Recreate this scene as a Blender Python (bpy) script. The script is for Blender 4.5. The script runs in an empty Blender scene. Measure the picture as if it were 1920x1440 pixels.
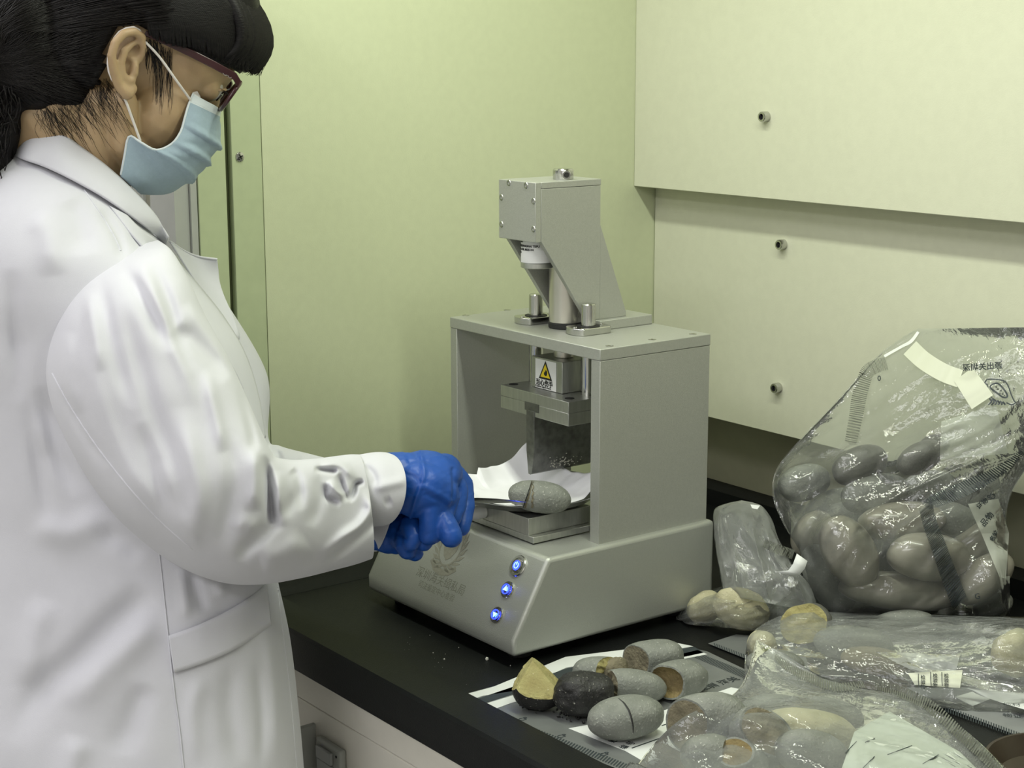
import bpy, bmesh, math, random
import numpy as np
from mathutils import Vector, Matrix, Euler, noise

SC = bpy.context.scene
COL = SC.collection
PI = math.pi

# ------------------------------------------------------------------ camera, world, lights, exposure
CAM_F = 3113.68                      # focal length in pixels of a 1920 px wide frame
_yaw, _pit, _rol = math.radians(37.01), math.radians(11.34), math.radians(-0.13)
CAM_C = np.array([1.2277, -0.92683, 0.59369])
_F = np.array([-math.cos(_yaw)*math.cos(_pit), math.sin(_yaw)*math.cos(_pit), -math.sin(_pit)])
_R0 = np.cross(_F, [0, 0, 1]); _R0 /= np.linalg.norm(_R0); _U0 = np.cross(_R0, _F)
_R = _R0*math.cos(_rol)+_U0*math.sin(_rol); _U = _U0*math.cos(_rol)-_R0*math.sin(_rol)
cd = bpy.data.cameras.new('camera'); cam = bpy.data.objects.new('camera', cd); COL.objects.link(cam)
cd.sensor_width = 36.0; cd.lens = CAM_F*36.0/1920.0; cd.clip_start = 0.05
cam.matrix_world = Matrix(((_R[0], _U[0], -_F[0], CAM_C[0]), (_R[1], _U[1], -_F[1], CAM_C[1]), (_R[2], _U[2], -_F[2], CAM_C[2]), (0, 0, 0, 1)))
SC.camera = cam

SC.view_settings.view_transform = 'Standard'; SC.view_settings.look = 'None'
SC.view_settings.gamma = 1.0; SC.view_settings.use_curve_mapping = False
SC.view_settings.exposure = 0.0

wd = bpy.data.worlds.new('world'); SC.world = wd; wd.use_nodes = True
bg = wd.node_tree.nodes['Background']; bg.inputs[0].default_value = (0.80, 0.88, 0.95, 1); bg.inputs[1].default_value = 0.12

def area_light(name, loc, target, sx, sy, power, color):
    l = bpy.data.lights.new(name, 'AREA'); l.shape = 'RECTANGLE'; l.size = sx; l.size_y = sy
    l.energy = power; l.color = color
    o = bpy.data.objects.new(name, l); COL.objects.link(o); o.location = loc
    o.rotation_euler = (Vector(target)-Vector(loc)).to_track_quat('-Z', 'Y').to_euler()
    return o
# the hood's own tube, under its roof near the front, and the room's ceiling troffers
area_light('hood_tube_light', (0.28, 0.00, 1.085), (0.28, 0.10, 0.0), 1.15, 0.06, 9.2, (0.95, 1.0, 0.84))
area_light('ceiling_panel_light', (0.1, -1.35, 1.86), (0.1, -1.35, 0), 1.2, 0.6, 10.5, (0.98, 0.97, 1.0))
area_light('ceiling_panel_light', (-0.95, -1.1, 1.86), (-0.95, -1.1, 0), 1.2, 0.6, 15, (0.98, 0.97, 1.0))
area_light('ceiling_panel_light', (1.5, -2.6, 1.86), (1.5, -2.6, 0), 1.2, 0.6, 38, (0.98, 0.97, 1.0))

# ------------------------------------------------------------------ materials
MATS = {}
def mat(name, col, rough=0.5, metal=0.0, noise_amt=0.0, noise_scale=40, bump=0.0, bump_scale=200, spec=0.5, sub=0.0, sheen=0.0, coat=0.0, emit=None, estr=0.0, col2=None, alpha=1.0, stretch=None):
    m = bpy.data.materials.new(name); m.use_nodes = True; nt = m.node_tree; N = nt.nodes; L = nt.links
    b = N['Principled BSDF']
    b.inputs['Base Color'].default_value = (*col, 1); b.inputs['Roughness'].default_value = rough
    b.inputs['Metallic'].default_value = metal; b.inputs['Specular IOR Level'].default_value = spec
    if sub: b.inputs['Subsurface Weight'].default_value = sub; b.inputs['Subsurface Radius'].default_value = (0.01, 0.004, 0.002); b.inputs['Subsurface Scale'].default_value = 0.5
    if sheen: b.inputs['Sheen Weight'].default_value = sheen
    if coat: b.inputs['Coat Weight'].default_value = coat
    if emit: b.inputs['Emission Color'].default_value = (*emit, 1); b.inputs['Emission Strength'].default_value = estr
    if alpha < 1: b.inputs['Alpha'].default_value = alpha
    tc = N.new('ShaderNodeTexCoord')
    src = tc.outputs['Object']
    if stretch:
        mp = N.new('ShaderNodeMapping'); mp.inputs['Scale'].default_value = stretch; L.new(src, mp.inputs[0]); src = mp.outputs[0]
    if noise_amt or col2:
        n = N.new('ShaderNodeTexNoise'); n.inputs['Scale'].default_value = noise_scale; n.inputs['Detail'].default_value = 6
        L.new(src, n.inputs['Vector'])
        mx = N.new('ShaderNodeMixRGB'); cr = N.new('ShaderNodeMapRange'); cr.inputs['From Min'].default_value = .35; cr.inputs['From Max'].default_value = .65
        L.new(n.outputs['Fac'], cr.inputs['Value']); L.new(cr.outputs[0], mx.inputs[0])
        c2 = col2 if col2 else tuple(c*(1-noise_amt) for c in col)
        mx.inputs[1].default_value = (*col, 1); mx.inputs[2].default_value = (*c2, 1)
        L.new(mx.outputs[0], b.inputs['Base Color'])
    if bump:
        n2 = N.new('ShaderNodeTexNoise'); n2.inputs['Scale'].default_value = bump_scale; n2.inputs['Detail'].default_value = 3
        L.new(src, n2.inputs['Vector'])
        bp = N.new('ShaderNodeBump'); bp.inputs['Strength'].default_value = bump; bp.inputs['Distance'].default_value = 0.001
        L.new(n2.outputs['Fac'], bp.inputs['Height']); L.new(bp.outputs[0], b.inputs['Normal'])
    MATS[name] = m
    return m

M_wall = mat('hood_panel_cream', (0.62, 0.63, 0.49), 0.42, noise_amt=.03, noise_scale=90, bump=.10, bump_scale=700, spec=.35)
M_wallg = mat('hood_panel_green', (0.58, 0.62, 0.42), 0.38, noise_amt=.03, noise_scale=90, bump=.10, bump_scale=700, spec=.35)
M_post = mat('hood_post_green', (0.47, 0.53, 0.33), 0.45, noise_amt=.05, noise_scale=60, bump=.05)
M_gap = mat('dark_olive_gap', (0.05, 0.06, 0.02), 0.8)
M_recess = mat('hood_recess_beige', (0.40, 0.39, 0.28), 0.5, noise_amt=.05, noise_scale=60, bump=.1, bump_scale=700)
M_epoxy = mat('black_epoxy', (0.008, 0.009, 0.009), 0.42, noise_amt=.3, noise_scale=14, bump=.2, bump_scale=900, spec=.22)
M_cab = mat('cabinet_white', (0.80, 0.77, 0.69), 0.4, noise_amt=.03, bump=.08, bump_scale=500)
M_white = mat('white_wall_paint', (0.80, 0.79, 0.72), 0.7, noise_amt=.03)
M_greyp = mat('grey_frame_paint', (0.42, 0.43, 0.40), 0.5, noise_amt=.05)
M_ceil = mat('ceiling_tile_white', (0.80, 0.80, 0.76), 0.8, noise_amt=.05)
M_floor = mat('floor_vinyl_grey', (0.40, 0.40, 0.38), 0.5, noise_amt=.1)
M_alu = mat('sandblasted_aluminium', (0.46, 0.47, 0.43), 0.44, metal=.55, noise_amt=.06, noise_scale=500, bump=.30, bump_scale=1500)
M_base = mat('silver_powder_coat', (0.44, 0.455, 0.415), 0.33, metal=.45, noise_amt=.05, noise_scale=900, bump=.30, bump_scale=1600)
M_brush = mat('machined_aluminium', (0.50, 0.51, 0.48), 0.33, metal=.85, noise_amt=.12, noise_scale=300, bump=.15, bump_scale=900, stretch=(1, 1, .15))
M_steel = mat('polished_steel', (0.55, 0.55, 0.53), 0.16, metal=1.0, noise_amt=.1, noise_scale=50)
M_steeld = mat('dark_blade_steel', (0.19, 0.195, 0.18), 0.38, metal=.75, noise_amt=.35, noise_scale=120, bump=.1)
M_black = mat('black_rubber', (0.012, 0.012, 0.012), 0.6)
M_cyl = mat('satin_cylinder', (0.62, 0.60, 0.54), 0.30, metal=.8, noise_amt=.05)
M_label = mat('white_label', (0.80, 0.81, 0.79), 0.55)
M_ink = mat('black_ink', (0.01, 0.01, 0.01), 0.6)
M_eng = mat('engraved_grey', (0.20, 0.205, 0.17), 0.5, metal=.3)
M_eng2 = mat('etched_brown', (0.29, 0.285, 0.235), 0.45, metal=.3, noise_amt=.2, noise_scale=300)
M_yel = mat('warning_yellow', (0.80, 0.62, 0.02), 0.5)
M_blueled = mat('blue_led', (0.02, 0.03, 0.9), 0.4, emit=(0.02, 0.04, 1.0), estr=5.0)
M_whiteled = mat('blue_white_led', (0.3, 0.4, 1), 0.4, emit=(0.16, 0.38, 1.0), estr=4.0)
M_paper = mat('white_paper', (0.80, 0.80, 0.82), 0.8)

# ------------------------------------------------------------------ helpers
def tag(o, label=None, cat=None, group=None, kind=None):
    if label: o['label'] = label
    if cat: o['category'] = cat
    if group: o['group'] = group
    if kind: o['kind'] = kind
    return o
def thing(name, loc, label, cat, group=None):
    o = bpy.data.objects.new(name, None); COL.objects.link(o); o.location = loc; o.empty_display_size = .02
    return tag(o, label, cat, group)
def parent_to(o, p):
    o.parent = p
    m = p.get('_inv')
    M = Matrix.Identity(4); q = p
    while q is not None:
        M = q.matrix_basis @ M if q.parent is None else (q.matrix_parent_inverse @ q.matrix_basis) @ M
        q = q.parent
    o.matrix_parent_inverse = M.inverted()
def mesh_obj(name, verts, faces, m, parent=None, smooth=None, bevel=0, seg=2, origin=None):
    me = bpy.data.meshes.new(name)
    v = np.asarray(verts, float)
    c = np.array(origin, float) if origin is not None else v.mean(0)
    me.from_pydata((v-c).tolist(), [], [list(map(int, f)) for f in faces]); me.update()
    return finish(name, me, m, parent, smooth, bevel, seg, c)
def finish(name, me, m, parent=None, smooth=None, bevel=0, seg=2, c=(0, 0, 0)):
    for mm in (m if isinstance(m, (list, tuple)) else [m]): me.materials.append(mm)
    if smooth is not None:
        me.polygons.foreach_set('use_smooth', [True]*len(me.polygons))
        if smooth < 180: me.set_sharp_from_angle(angle=math.radians(smooth))
    o = bpy.data.objects.new(name, me); COL.objects.link(o); o.location = c
    if bevel:
        b = o.modifiers.new('bevel', 'BEVEL'); b.width = bevel; b.segments = seg; b.limit_method = 'ANGLE'; b.angle_limit = math.radians(40)
    if parent is not None: parent_to(o, parent)
    return o
def from_bm(name, bm, m, parent=None, smooth=None, bevel=0, seg=2):
    bmesh.ops.recalc_face_normals(bm, faces=bm.faces)
    n = len(bm.verts); c = sum((v.co for v in bm.verts), Vector())/max(1, n)
    for v in bm.verts: v.co -= c
    me = bpy.data.meshes.new(name); bm.to_mesh(me); bm.free()
    return finish(name, me, m, parent, smooth, bevel, seg, c)
def bm_box(bm, a, b):
    xs = (min(a[0], b[0]), max(a[0], b[0])); ys = (min(a[1], b[1]), max(a[1], b[1])); zs = (min(a[2], b[2]), max(a[2], b[2]))
    v = [bm.verts.new((x, y, z)) for x in xs for y in ys for z in zs]
    for f in ((0, 1, 3, 2), (4, 6, 7, 5), (0, 4, 5, 1), (2, 3, 7, 6), (0, 2, 6, 4), (1, 5, 7, 3)): bm.faces.new([v[i] for i in f])
def box(name, a, b, m, parent=None, bevel=0.0, seg=2):
    bm = bmesh.new(); bm_box(bm, a, b)
    return from_bm(name, bm, m, parent, smooth=35 if bevel else None, bevel=bevel, seg=seg)
def bm_prism(bm, pts2, axis, lo, hi):
    """closed polygon pts2 in the plane across axis, extruded lo..hi"""
    def mk(p, t):
        q = list(p); q.insert(axis, t); return bm.verts.new(q)
    A = [mk(p, lo) for p in pts2]; B = [mk(p, hi) for p in pts2]; n = len(A)
    bm.faces.new(A); bm.faces.new(B[::-1])
    for i in range(n): bm.faces.new((A[i], B[i], B[(i+1) % n], A[(i+1) % n]))
def prism(name, pts2, axis, lo, hi, m, parent=None, bevel=0.0, seg=2):
    bm = bmesh.new(); bm_prism(bm, pts2, axis, lo, hi)
    return from_bm(name, bm, m, parent, smooth=35 if bevel else None, bevel=bevel, seg=seg)
def frame_of(d):
    d = Vector(d).normalized(); a = Vector((0, 0, 1)) if abs(d.z) < .95 else Vector((1, 0, 0))
    u = a.cross(d).normalized(); v = d.cross(u); return u, v, d
def bm_lathe(bm, base, d, prof, n=32):
    """prof: list of (radius, height) along direction d from base; radius 0 closes"""
    u, v, d = frame_of(d); base = Vector(base); rings = []
    for r, h in prof:
        if r <= 1e-9: rings.append([bm.verts.new(base+d*h)])
        else: rings.append([bm.verts.new(base+d*h+u*(r*math.cos(2*PI*i/n))+v*(r*math.sin(2*PI*i/n))) for i in range(n)])
    for A, B in zip(rings[:-1], rings[1:]):
        if len(A) == 1 and len(B) == 1: continue
        for i in range(n):
            j = (i+1) % n
            if len(A) == 1: bm.faces.new((A[0], B[i], B[j]))
            elif len(B) == 1: bm.faces.new((A[i], A[j], B[0]))
            else: bm.faces.new((A[i], A[j], B[j], B[i]))
def lathe(name, base, d, prof, m, parent=None, n=32, smooth=35):
    bm = bmesh.new(); bm_lathe(bm, base, d, prof, n)
    return from_bm(name, bm, m, parent, smooth=smooth)
def cyl_prof(r, h, ch=0.0006):
    return [(0, 0), (r-ch, 0), (r, ch), (r, h-ch), (r-ch, h), (0, h)]
def bm_tube(bm, pts, rad, n=8, cap=True):
    pts = [Vector(p) for p in pts]; rad = rad if isinstance(rad, (list, tuple, np.ndarray)) else [rad]*len(pts)
    rings = []; up = None
    for i, p in enumerate(pts):
        t = (pts[min(i+1, len(pts)-1)]-pts[max(i-1, 0)]).normalized()
        if up is None: up, _, _ = frame_of(t)
        up = (up-t*up.dot(t)).normalized(); w = t.cross(up)
        rings.append([bm.verts.new(p+up*(rad[i]*math.cos(2*PI*k/n))+w*(rad[i]*math.sin(2*PI*k/n))) for k in range(n)])
    for A, B in zip(rings[:-1], rings[1:]):
        for k in range(n): bm.faces.new((A[k], A[(k+1) % n], B[(k+1) % n], B[k]))
    if cap: bm.faces.new(rings[0][::-1]); bm.faces.new(rings[-1])
def tube(name, pts, rad, m, parent=None, n=8):
    bm = bmesh.new(); bm_tube(bm, pts, rad, n); return from_bm(name, bm, m, parent, smooth=60)
def text_obj(name, body, origin, xdir, ydir, size, m, parent=None, off=0.0, extrude=0.00012, align='LEFT', mapf=None, shear=0):
    cu = bpy.data.curves.new(name, 'FONT'); cu.body = body; cu.size = size; cu.extrude = extrude; cu.align_x = align; cu.resolution_u = 2; cu.offset = off
    t = bpy.data.objects.new(name, cu); COL.objects.link(t)
    dg = bpy.context.evaluated_depsgraph_get(); me = bpy.data.meshes.new_from_object(t.evaluated_get(dg)); bpy.data.objects.remove(t)
    X = Vector(xdir).normalized(); Z = X.cross(Vector(ydir)).normalized(); Y = Z.cross(X)
    n = len(me.vertices); co = np.zeros(n*3)
    if n == 0: return None
    me.vertices.foreach_get('co', co); co = co.reshape(-1, 3)
    if mapf is None: W = np.array(origin)+co[:, :1]*np.array(X)+co[:, 1:2]*np.array(Y)+co[:, 2:3]*np.array(Z)
    else: W = mapf(co)
    c = W.mean(0); me.vertices.foreach_set('co', (W-c).ravel()); me.update()
    me.materials.clear()
    return finish(name, me, m, parent, c=c)
def at(px, py, axis, val):
    """point where the ray through a photograph pixel meets the plane axis = val (axis 0, 1, 2)"""
    d = _F+_R*((px-960)/CAM_F)+_U*((720-py)/CAM_F); t = (val-CAM_C[axis])/d[axis]
    return CAM_C+d*t
def atd(px, py, dep):
    return CAM_C+(_F+_R*((px-960)/CAM_F)+_U*((720-py)/CAM_F))*dep
def proj(P):
    d = np.asarray(P, float)-CAM_C; z = d@_F
    return np.stack([960+CAM_F*(d@_R)/z, 720-CAM_F*(d@_U)/z], -1)
# ------------------------------------------------------------------ the room and the hood's walls
SX = -0.395                          # inner face of the hood's left side wall
FZ = -0.86
def struct(o): o['kind'] = 'structure'; return o
struct(box('floor', (-3.2, -3.6, FZ-.05), (2.6, 1.2, FZ), M_floor))
struct(box('ceiling', (-3.2, -3.6, 1.9), (2.6, 1.2, 1.95), M_ceil))
# room wall beyond the hood's left side, with pale door frame
struct(box('wall_right', (2.6, -3.6, FZ), (2.65, 1.2, 1.95), M_white))
struct(box('wall_front', (-3.2, -3.65, FZ), (2.6, -3.6, 1.95), M_white))
wr = struct(box('wall_far', (-3.25, -3.6, FZ), (-3.2, 1.2, 1.95), M_white))
wb = struct(box('wall_behind', (-3.2, .75, FZ), (SX-.06, .8, 1.95), M_white))
# side wall of the hood
wl = struct(box('wall_left', (SX-.02, at(493.5, 340, 0, SX)[1], 0.0), (SX, 0.60, 1.12), M_wallg))
# vertical corner post: panel strip with a screw, dark gap, outer strip
yy = [at(q, 340, 0, SX)[1] for q in (493.5, 437, 427.5, 374.5, 373, 361, 333)]
box('post_strip', (SX-.03, yy[1], -0.03), (SX-.0008, yy[0]-.0003, 1.12), M_post, wl, .0006)
box('post_gap', (SX-.035, yy[2]-.01, -0.03), (SX-.010, yy[1]-.0002, 1.12), M_gap, wl)
box('post_strip', (SX-.03, yy[3], -0.03), (SX-.004, yy[2], 1.12), M_post, wl, .0006)
box('post_gap', (SX-.04, yy[4], -0.03), (SX-.008, yy[3]-.0001, 1.12), M_gap, wl)
box('post_side', (SX-.05, yy[5], -0.03), (SX-.006, yy[4]-.0001, 1.12), M_greyp, wl)
box('post_side', (SX-.07, yy[6], -0.03), (SX-.010, yy[5]-.0003, 1.12), M_greyp, wl)
# white door with its frame in the room beyond
XD = -1.55
q = [at(p_, 400, 0, XD)[1] for p_ in (345, 264, 255, 60)]
d1 = struct(box('door_1', (XD-.04, q[1], FZ), (XD, q[0]+.6, 1.88), M_white, None, .002))
struct(box('trim_2', (XD-.04, q[2], FZ), (XD+.03, q[1]-.001, 1.88), M_greyp, None, .002))
struct(box('wall_side', (XD-.06, -3.4, FZ), (XD-.01, q[2]-.001, 1.88), M_white))
sc = at(450, 294, 0, SX)
s_ = lathe('screw', (SX-.001, sc[1], sc[2]), (1, 0, 0), [(0, 0), (.0055, 0), (.005, .0015), (.003, .0022), (0, .0022)], M_steel, wl, 20)
bm = bmesh.new()
for a in (.4, .4+PI/2):
    c_, q_ = math.cos(a), math.sin(a)
    bm_prism(bm, [(sc[1]+(u*c_-v*q_), sc[2]+(u*q_+v*c_)) for u, v in ((-.003, -.0007), (.003, -.0007), (.003, .0007), (-.003, .0007))], 0, SX+.0008, SX+.0015)
from_bm('screw_slot', bm, M_black, s_)
# back wall: recess, lower panel and proud upper panel with stand-off bolts
yR, yM, yU = 0.600, 0.530, 0.494
wk = struct(box('wall_back', (SX-.02, yR, 0.0), (1.3, yR+.02, 1.12), M_recess))
zM0 = at(1328, 782, 1, yM)[2]; zM1 = at(1508, 826, 1, yM)[2]; zM = (zM0+zM1)/2
zU = at(1500, 378.5, 1, yU)[2]
box('lower_panel', (SX+.0012, yM, zM), (1.28, yM+.012, zU+.05), M_wall, wk, .0008)
box('upper_panel', (SX+.0002, yU, zU), (1.28, yM-.001, 1.12), M_wall, wk, .0008)
for i, (px, py, y) in enumerate(((1429, 219, yU), (1461, 459, yM), (1452, 728, yM))):
    p = at(px, py, 1, y-.008)
    b_ = lathe('bolt', (p[0], y+.001, p[2]), (0, -1, 0), [(0, 0), (.0052, 0), (.0062, .0015), (.0062, .0095), (.0054, .0108), (.0036, .0108), (.0034, .006), (0, .006)], M_steel, wk, 20)
    lathe('bolt_socket', (p[0], y-.0055, p[2]), (0, -1, 0), [(0, 0), (.0032, 0), (.0032, .0006), (0, .0006)], M_black, b_, 6)
struct(box('trim_1', (SX-.02, -.15, 1.12), (1.3, .62, 1.15), M_wall))

# ------------------------------------------------------------------ worktop: black epoxy with a raised rim
YF = -0.133
top = thing('worktop', (.4, .2, -.04), 'black epoxy laboratory worktop with a raised rim under the silver machine', 'worktop')
box('slab', (SX+.002, YF+.04, -.030), (1.28, yR-.002, 0.0), M_epoxy, top, .0008)
bm = bmesh.new()
prof = [(YF, -.022), (YF, .009), (YF+.003, .012), (YF+.045, .012), (YF+.055, .003), (YF+.062, .0002), (YF+.062, -.022)]
bm_prism(bm, prof, 0, -.40, 1.28)
from_bm('front_rim', bm, M_epoxy, top, smooth=35)
box('front_drip_edge', (-.40, YF+.0015, -.031), (1.28, YF+.03, -.0215), M_epoxy, top, .001)
prof = [(-.40, -.022), (-.40, .0122), (-.355, .0122), (-.340, .003), (-.333, .0002), (-.333, -.022)]
bm = bmesh.new(); bm_prism(bm, prof, 1, YF+.002, yR-.003); from_bm('left_rim', bm, M_epoxy, top, smooth=35)
bm = bmesh.new(); bm_prism(bm, [(yR-.03, 0), (yR-.03, .022), (yR-.002, .026), (yR-.002, 0)], 0, -.39, 1.28); from_bm('back_rim', bm, M_epoxy, top, smooth=35)
# crumbs of stone scattered over the worktop
rng = random.Random(5)
bm = bmesh.new()
def crumb(x, y, r, z=0):
    m_ = Matrix.Translation((x, y, z+r*.6)) @ Euler((rng.random()*6, rng.random()*6, rng.random()*6)).to_matrix().to_4x4() @ Matrix.Diagonal((r, r*rng.uniform(.5, .9), r*rng.uniform(.5, .9), 1))
    bmesh.ops.create_icosphere(bm, subdivisions=1, radius=1, matrix=m_)
for px, py, r in ((702, 1224, .0018), (718, 1226, .0008), (833, 1236, .0016), (812, 1223, .0008), (762, 1253, .0007), (769, 1264, .0007), (777, 1267, .0008), (913, 1236, .0022), (957, 1247, .0008), (806, 1190, .0006), (860, 1213, .0006)):
    p = at(px, py, 2, .001); crumb(p[0], p[1], r)
for i in range(110):
    px, py = rng.uniform(740, 1300), rng.uniform(1190, 1330)
    p = at(px, py, 2, .0)
    if p[1] > YF+.062 and not (-.30 < p[0] < .03 and p[1] > -.02): crumb(p[0], p[1], rng.uniform(.0002, .0005))
cr_ = from_bm('stone_crumbs', bm, mat('crumb_grey', (.5, .5, .45), .9)); tag(cr_, 'tiny pale stone crumbs scattered on the black worktop before the machine', 'crumbs', kind='stuff')

# ------------------------------------------------------------------ cabinet under the worktop
cb = thing('base_cabinet', (.4, .2, FZ), 'cream laboratory base cabinet under the black worktop', 'cabinet')
YC = YF+.022
box('top_rail', (SX+.01, YC, -.075), (1.27, YC+.02, -.0315), M_cab, cb, .001)
for i in range(3):
    x0 = -.385+i*.55
    box('front_panel', (x0, YC+.001, -.70), (x0+.546, YC+.019, -.0765), M_cab, cb, .0015)
box('carcass', (SX+.01, YC+.02, -.76), (1.27, yR-.01, -.032), M_cab, cb)
box('toe_kick', (SX+.03, YC+.06, FZ), (1.25, yR-.02, -.76), M_black, cb)
bs = box('cabinet_side', (SX-.0, YC-.012, FZ), (SX+.018, YC+.004, -.034), M_cab, cb, .001)

# socket outlet on the cabinet front
po = at(628, 1432, 1, YC); 
ou = thing('power_outlet', (po[0], YC, po[2]), 'grey power outlet on the cabinet front under the worktop, cut by the photo\'s lower edge', 'outlet')
ox, oz = po[0], po[2]-.012
box('face_plate', (ox-.024, YC-.0085, oz-.036), (ox+.024, YC+.0, oz+.036), mat('outlet_grey', (.33, .34, .31), .45), ou, .003, 3)
box('socket_body', (ox-.020, YC-.0105, oz-.030), (ox+.011, YC-.0086, oz+.015), mat('outlet_insert', (.27, .28, .27), .4), ou, .0012)
box('rocker_switch', (ox-.018, YC-.0125, oz+.0165), (ox+.012, YC-.0086, oz+.030), MATS['outlet_insert'], ou, .0012)
bm = bmesh.new()
bm_box(bm, (ox-.006, YC-.0109, oz-.006), (ox-.0035, YC-.0104, oz+.008)); bm_box(bm, (ox+.003, YC-.0109, oz-.012), (ox+.0055, YC-.0104, oz-.002)); bm_box(bm, (ox-.012, YC-.0109, oz-.012), (ox-.0095, YC-.0104, oz-.002))
from_bm('socket_slots', bm, M_black, ou)
for dz in (.028, .010, -.012):
    lathe('indicator', (ox+.0175, YC-.0084, oz+dz), (0, -1, 0), cyl_prof(.0014, .0008, .0002), M_black, ou, 12)
# dark edge of a door handle beside the coat
h0 = at(570, 1362, 1, YC-.012)
hd = box('door_handle', (h0[0]-.004, YC-.018, h0[2]-.14), (h0[0]+.002, YC+.002, h0[2]), M_greyp, cb, .001)
# ------------------------------------------------------------------ the stone splitting press
ZB = .012
mc = thing('splitting_press', (-.133, .15, 0.0), 'silver benchtop splitting press with a blade over a tray and blue lit buttons', 'machine')
BW, BD, BH1, BYS, BZ = -.2675, .268, .029, .043, .105
prof = [(0, ZB), (0, BH1), (BYS, BZ), (BD, BZ), (BD, ZB)]
bm = bmesh.new(); bm_prism(bm, prof, 0, BW, 0)
base = from_bm('base_housing', bm, M_base, mc, smooth=35, bevel=.0045, seg=4)
for x in (BW+.03, -.03):
    for y in (.03, BD-.03):
        lathe('foot', (x, y, 0), (0, 0, 1), [(0, 0), (.011, 0), (.012, .001), (.013, ZB+.001), (0, ZB+.001)], M_black, mc, 20)
# slanted control panel frame: origin, x along the machine, s up the slope, n outwards
sl = np.array([0, BYS, BZ-BH1]); SLN = np.linalg.norm(sl); sl = sl/SLN; nn = np.array([0, -sl[2], sl[1]])
def slope(px, py):
    d = _F+_R*((px-960)/CAM_F)+_U*((720-py)/CAM_F); o0 = np.array([0, 0, BH1])
    t = ((o0-CAM_C)@nn)/(d@nn); return CAM_C+d*t
def button(px, py, r, icon, m):
    p = slope(px, py)
    b_ = lathe('button', p-nn*.001, nn, [(0, 0), (r, 0), (r, .0022), (r*.94, .0030), (r*.74, .0030), (r*.70, .0022), (r*.66, .0022), (r*.62, .0036), (r*.5, .0038), (0, .0038)], M_steel, mc, 40)
    X = np.array([1.0, 0, 0]); q = p+nn*.0029
    def P(u, v, h=0): return tuple(q+X*u+sl*v+nn*h)
    bm = bmesh.new()
    def poly(pts):
        A = [bm.verts.new(P(u, v, 0)) for u, v in pts]; B = [bm.verts.new(P(u, v, .0003)) for u, v in pts]; n = len(A)
        bm.faces.new(A); bm.faces.new(B)
        for i in range(n): bm.faces.new((A[i], A[(i+1) % n], B[(i+1) % n], B[i]))
    if icon == 'power':
        n = 28; R1, R2 = r*.42, r*.30
        bm2 = bmesh.new()
        o_ = lathe('lit_disc', p+nn*.0029, nn, [(0, 0), (r*.46, 0), (r*.46, .0002), (0, .0002)], M_blueled, b_, 32)
        a0 = PI/2+.55; k = 18
        ang = [a0+(2*PI-1.1)*i/k for i in range(k+1)]
        for a, b in zip(ang[:-1], ang[1:]): poly([(r*.24*math.cos(a), r*.24*math.sin(a)), (r*.30*math.cos(a), r*.30*math.sin(a)), (r*.30*math.cos(b), r*.30*math.sin(b)), (r*.24*math.cos(b), r*.24*math.sin(b))])
        poly([(-r*.035, r*.05), (r*.035, r*.05), (r*.035, r*.34), (-r*.035, r*.34)])
        for v in bm.verts: v.co += Vector(nn*.0003)
        from_bm('power_symbol', bm, m, b_)
    else:
        lathe('lit_disc', p+nn*.0029, nn, [(r*.54, 0), (r*.60, 0), (r*.60, .0011), (r*.54, .0011)], M_blueled, b_, 32)
        s = 1 if icon == 'up' else -1
        poly([(r*.40*math.cos(a), s*r*.40*math.sin(a)) for a in (PI/2, PI/2+2*PI/3, PI/2+4*PI/3)][::1])
        for v in bm.verts: v.co += Vector(nn*.0010)
        o_ = from_bm('arrow_symbol', bm, m, b_)
    return b_
tag(button(972, 1061.5, .0112, 'power', M_whiteled), 'large round power button lit blue')
tag(button(952.5, 1106, .0088, 'up', M_whiteled), 'small button with a lit up arrow')
tag(button(932.5, 1153.5, .0085, 'down', M_whiteled), 'small button with a lit down arrow')
# lettering engraved on the slope
def slope_text(body, pa, pb, w):
    A = slope(*pa); B = slope(*pb); L_ = np.linalg.norm(B-A)
    X = np.array([1.0, 0, 0])
    cu = L_/len(body)
    return text_obj('engraved_text', body, A+nn*.00005, X, sl, cu*.98, M_eng, base, extrude=.0001)
slope_text('深圳海关缉私局', (779, 1077), (871, 1117), 0)
slope_text('司法鉴定中心查验', (783, 1098), (851, 1129), 0)
# emblem: oval wreath with a shield, a ribbon and supporting scrolls, etched
ec = slope(846, 1026)
def E(u, v): return ec+np.array([1.0, 0, 0])*u+sl*v+nn*.0001
bm = bmesh.new()
def flat(bm, pts, h=.00015, z0=0.0):
    A = [bm.verts.new(tuple(E(u, v)+nn*z0)) for u, v in pts]; B = [bm.verts.new(tuple(E(u, v)+nn*(z0+h))) for u, v in pts]; n = len(A)
    bm.faces.new(A); bm.faces.new(B[::-1])
    for i in range(n): bm.faces.new((A[i], A[(i+1) % n], B[(i+1) % n], B[i]))
S = .0225
for sgn in (-1, 1):
    for k in range(9):
        a = -1.25+k*.30; cx, cy = sgn*S*.98*math.cos(a), S*1.10*math.sin(a)
        da = a+.9; lx, ly = sgn*math.cos(da), math.sin(da); nx_, ny_ = -ly*.3, lx*.3
        l = S*.33
        flat(bm, [(cx-lx*l, cy-ly*l), (cx+nx_*l, cy+ny_*l), (cx+lx*l, cy+ly*l), (cx-nx_*l, cy-ny_*l)])
N_ = 40
for i in range(N_):
    a, b = 2*PI*i/N_, 2*PI*(i+1)/N_
    flat(bm, [(S*.72*math.cos(a), S*.86*math.sin(a)), (S*.80*math.cos(a), S*.95*math.sin(a)), (S*.80*math.cos(b), S*.95*math.sin(b)), (S*.72*math.cos(b), S*.86*math.sin(b))])
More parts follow.
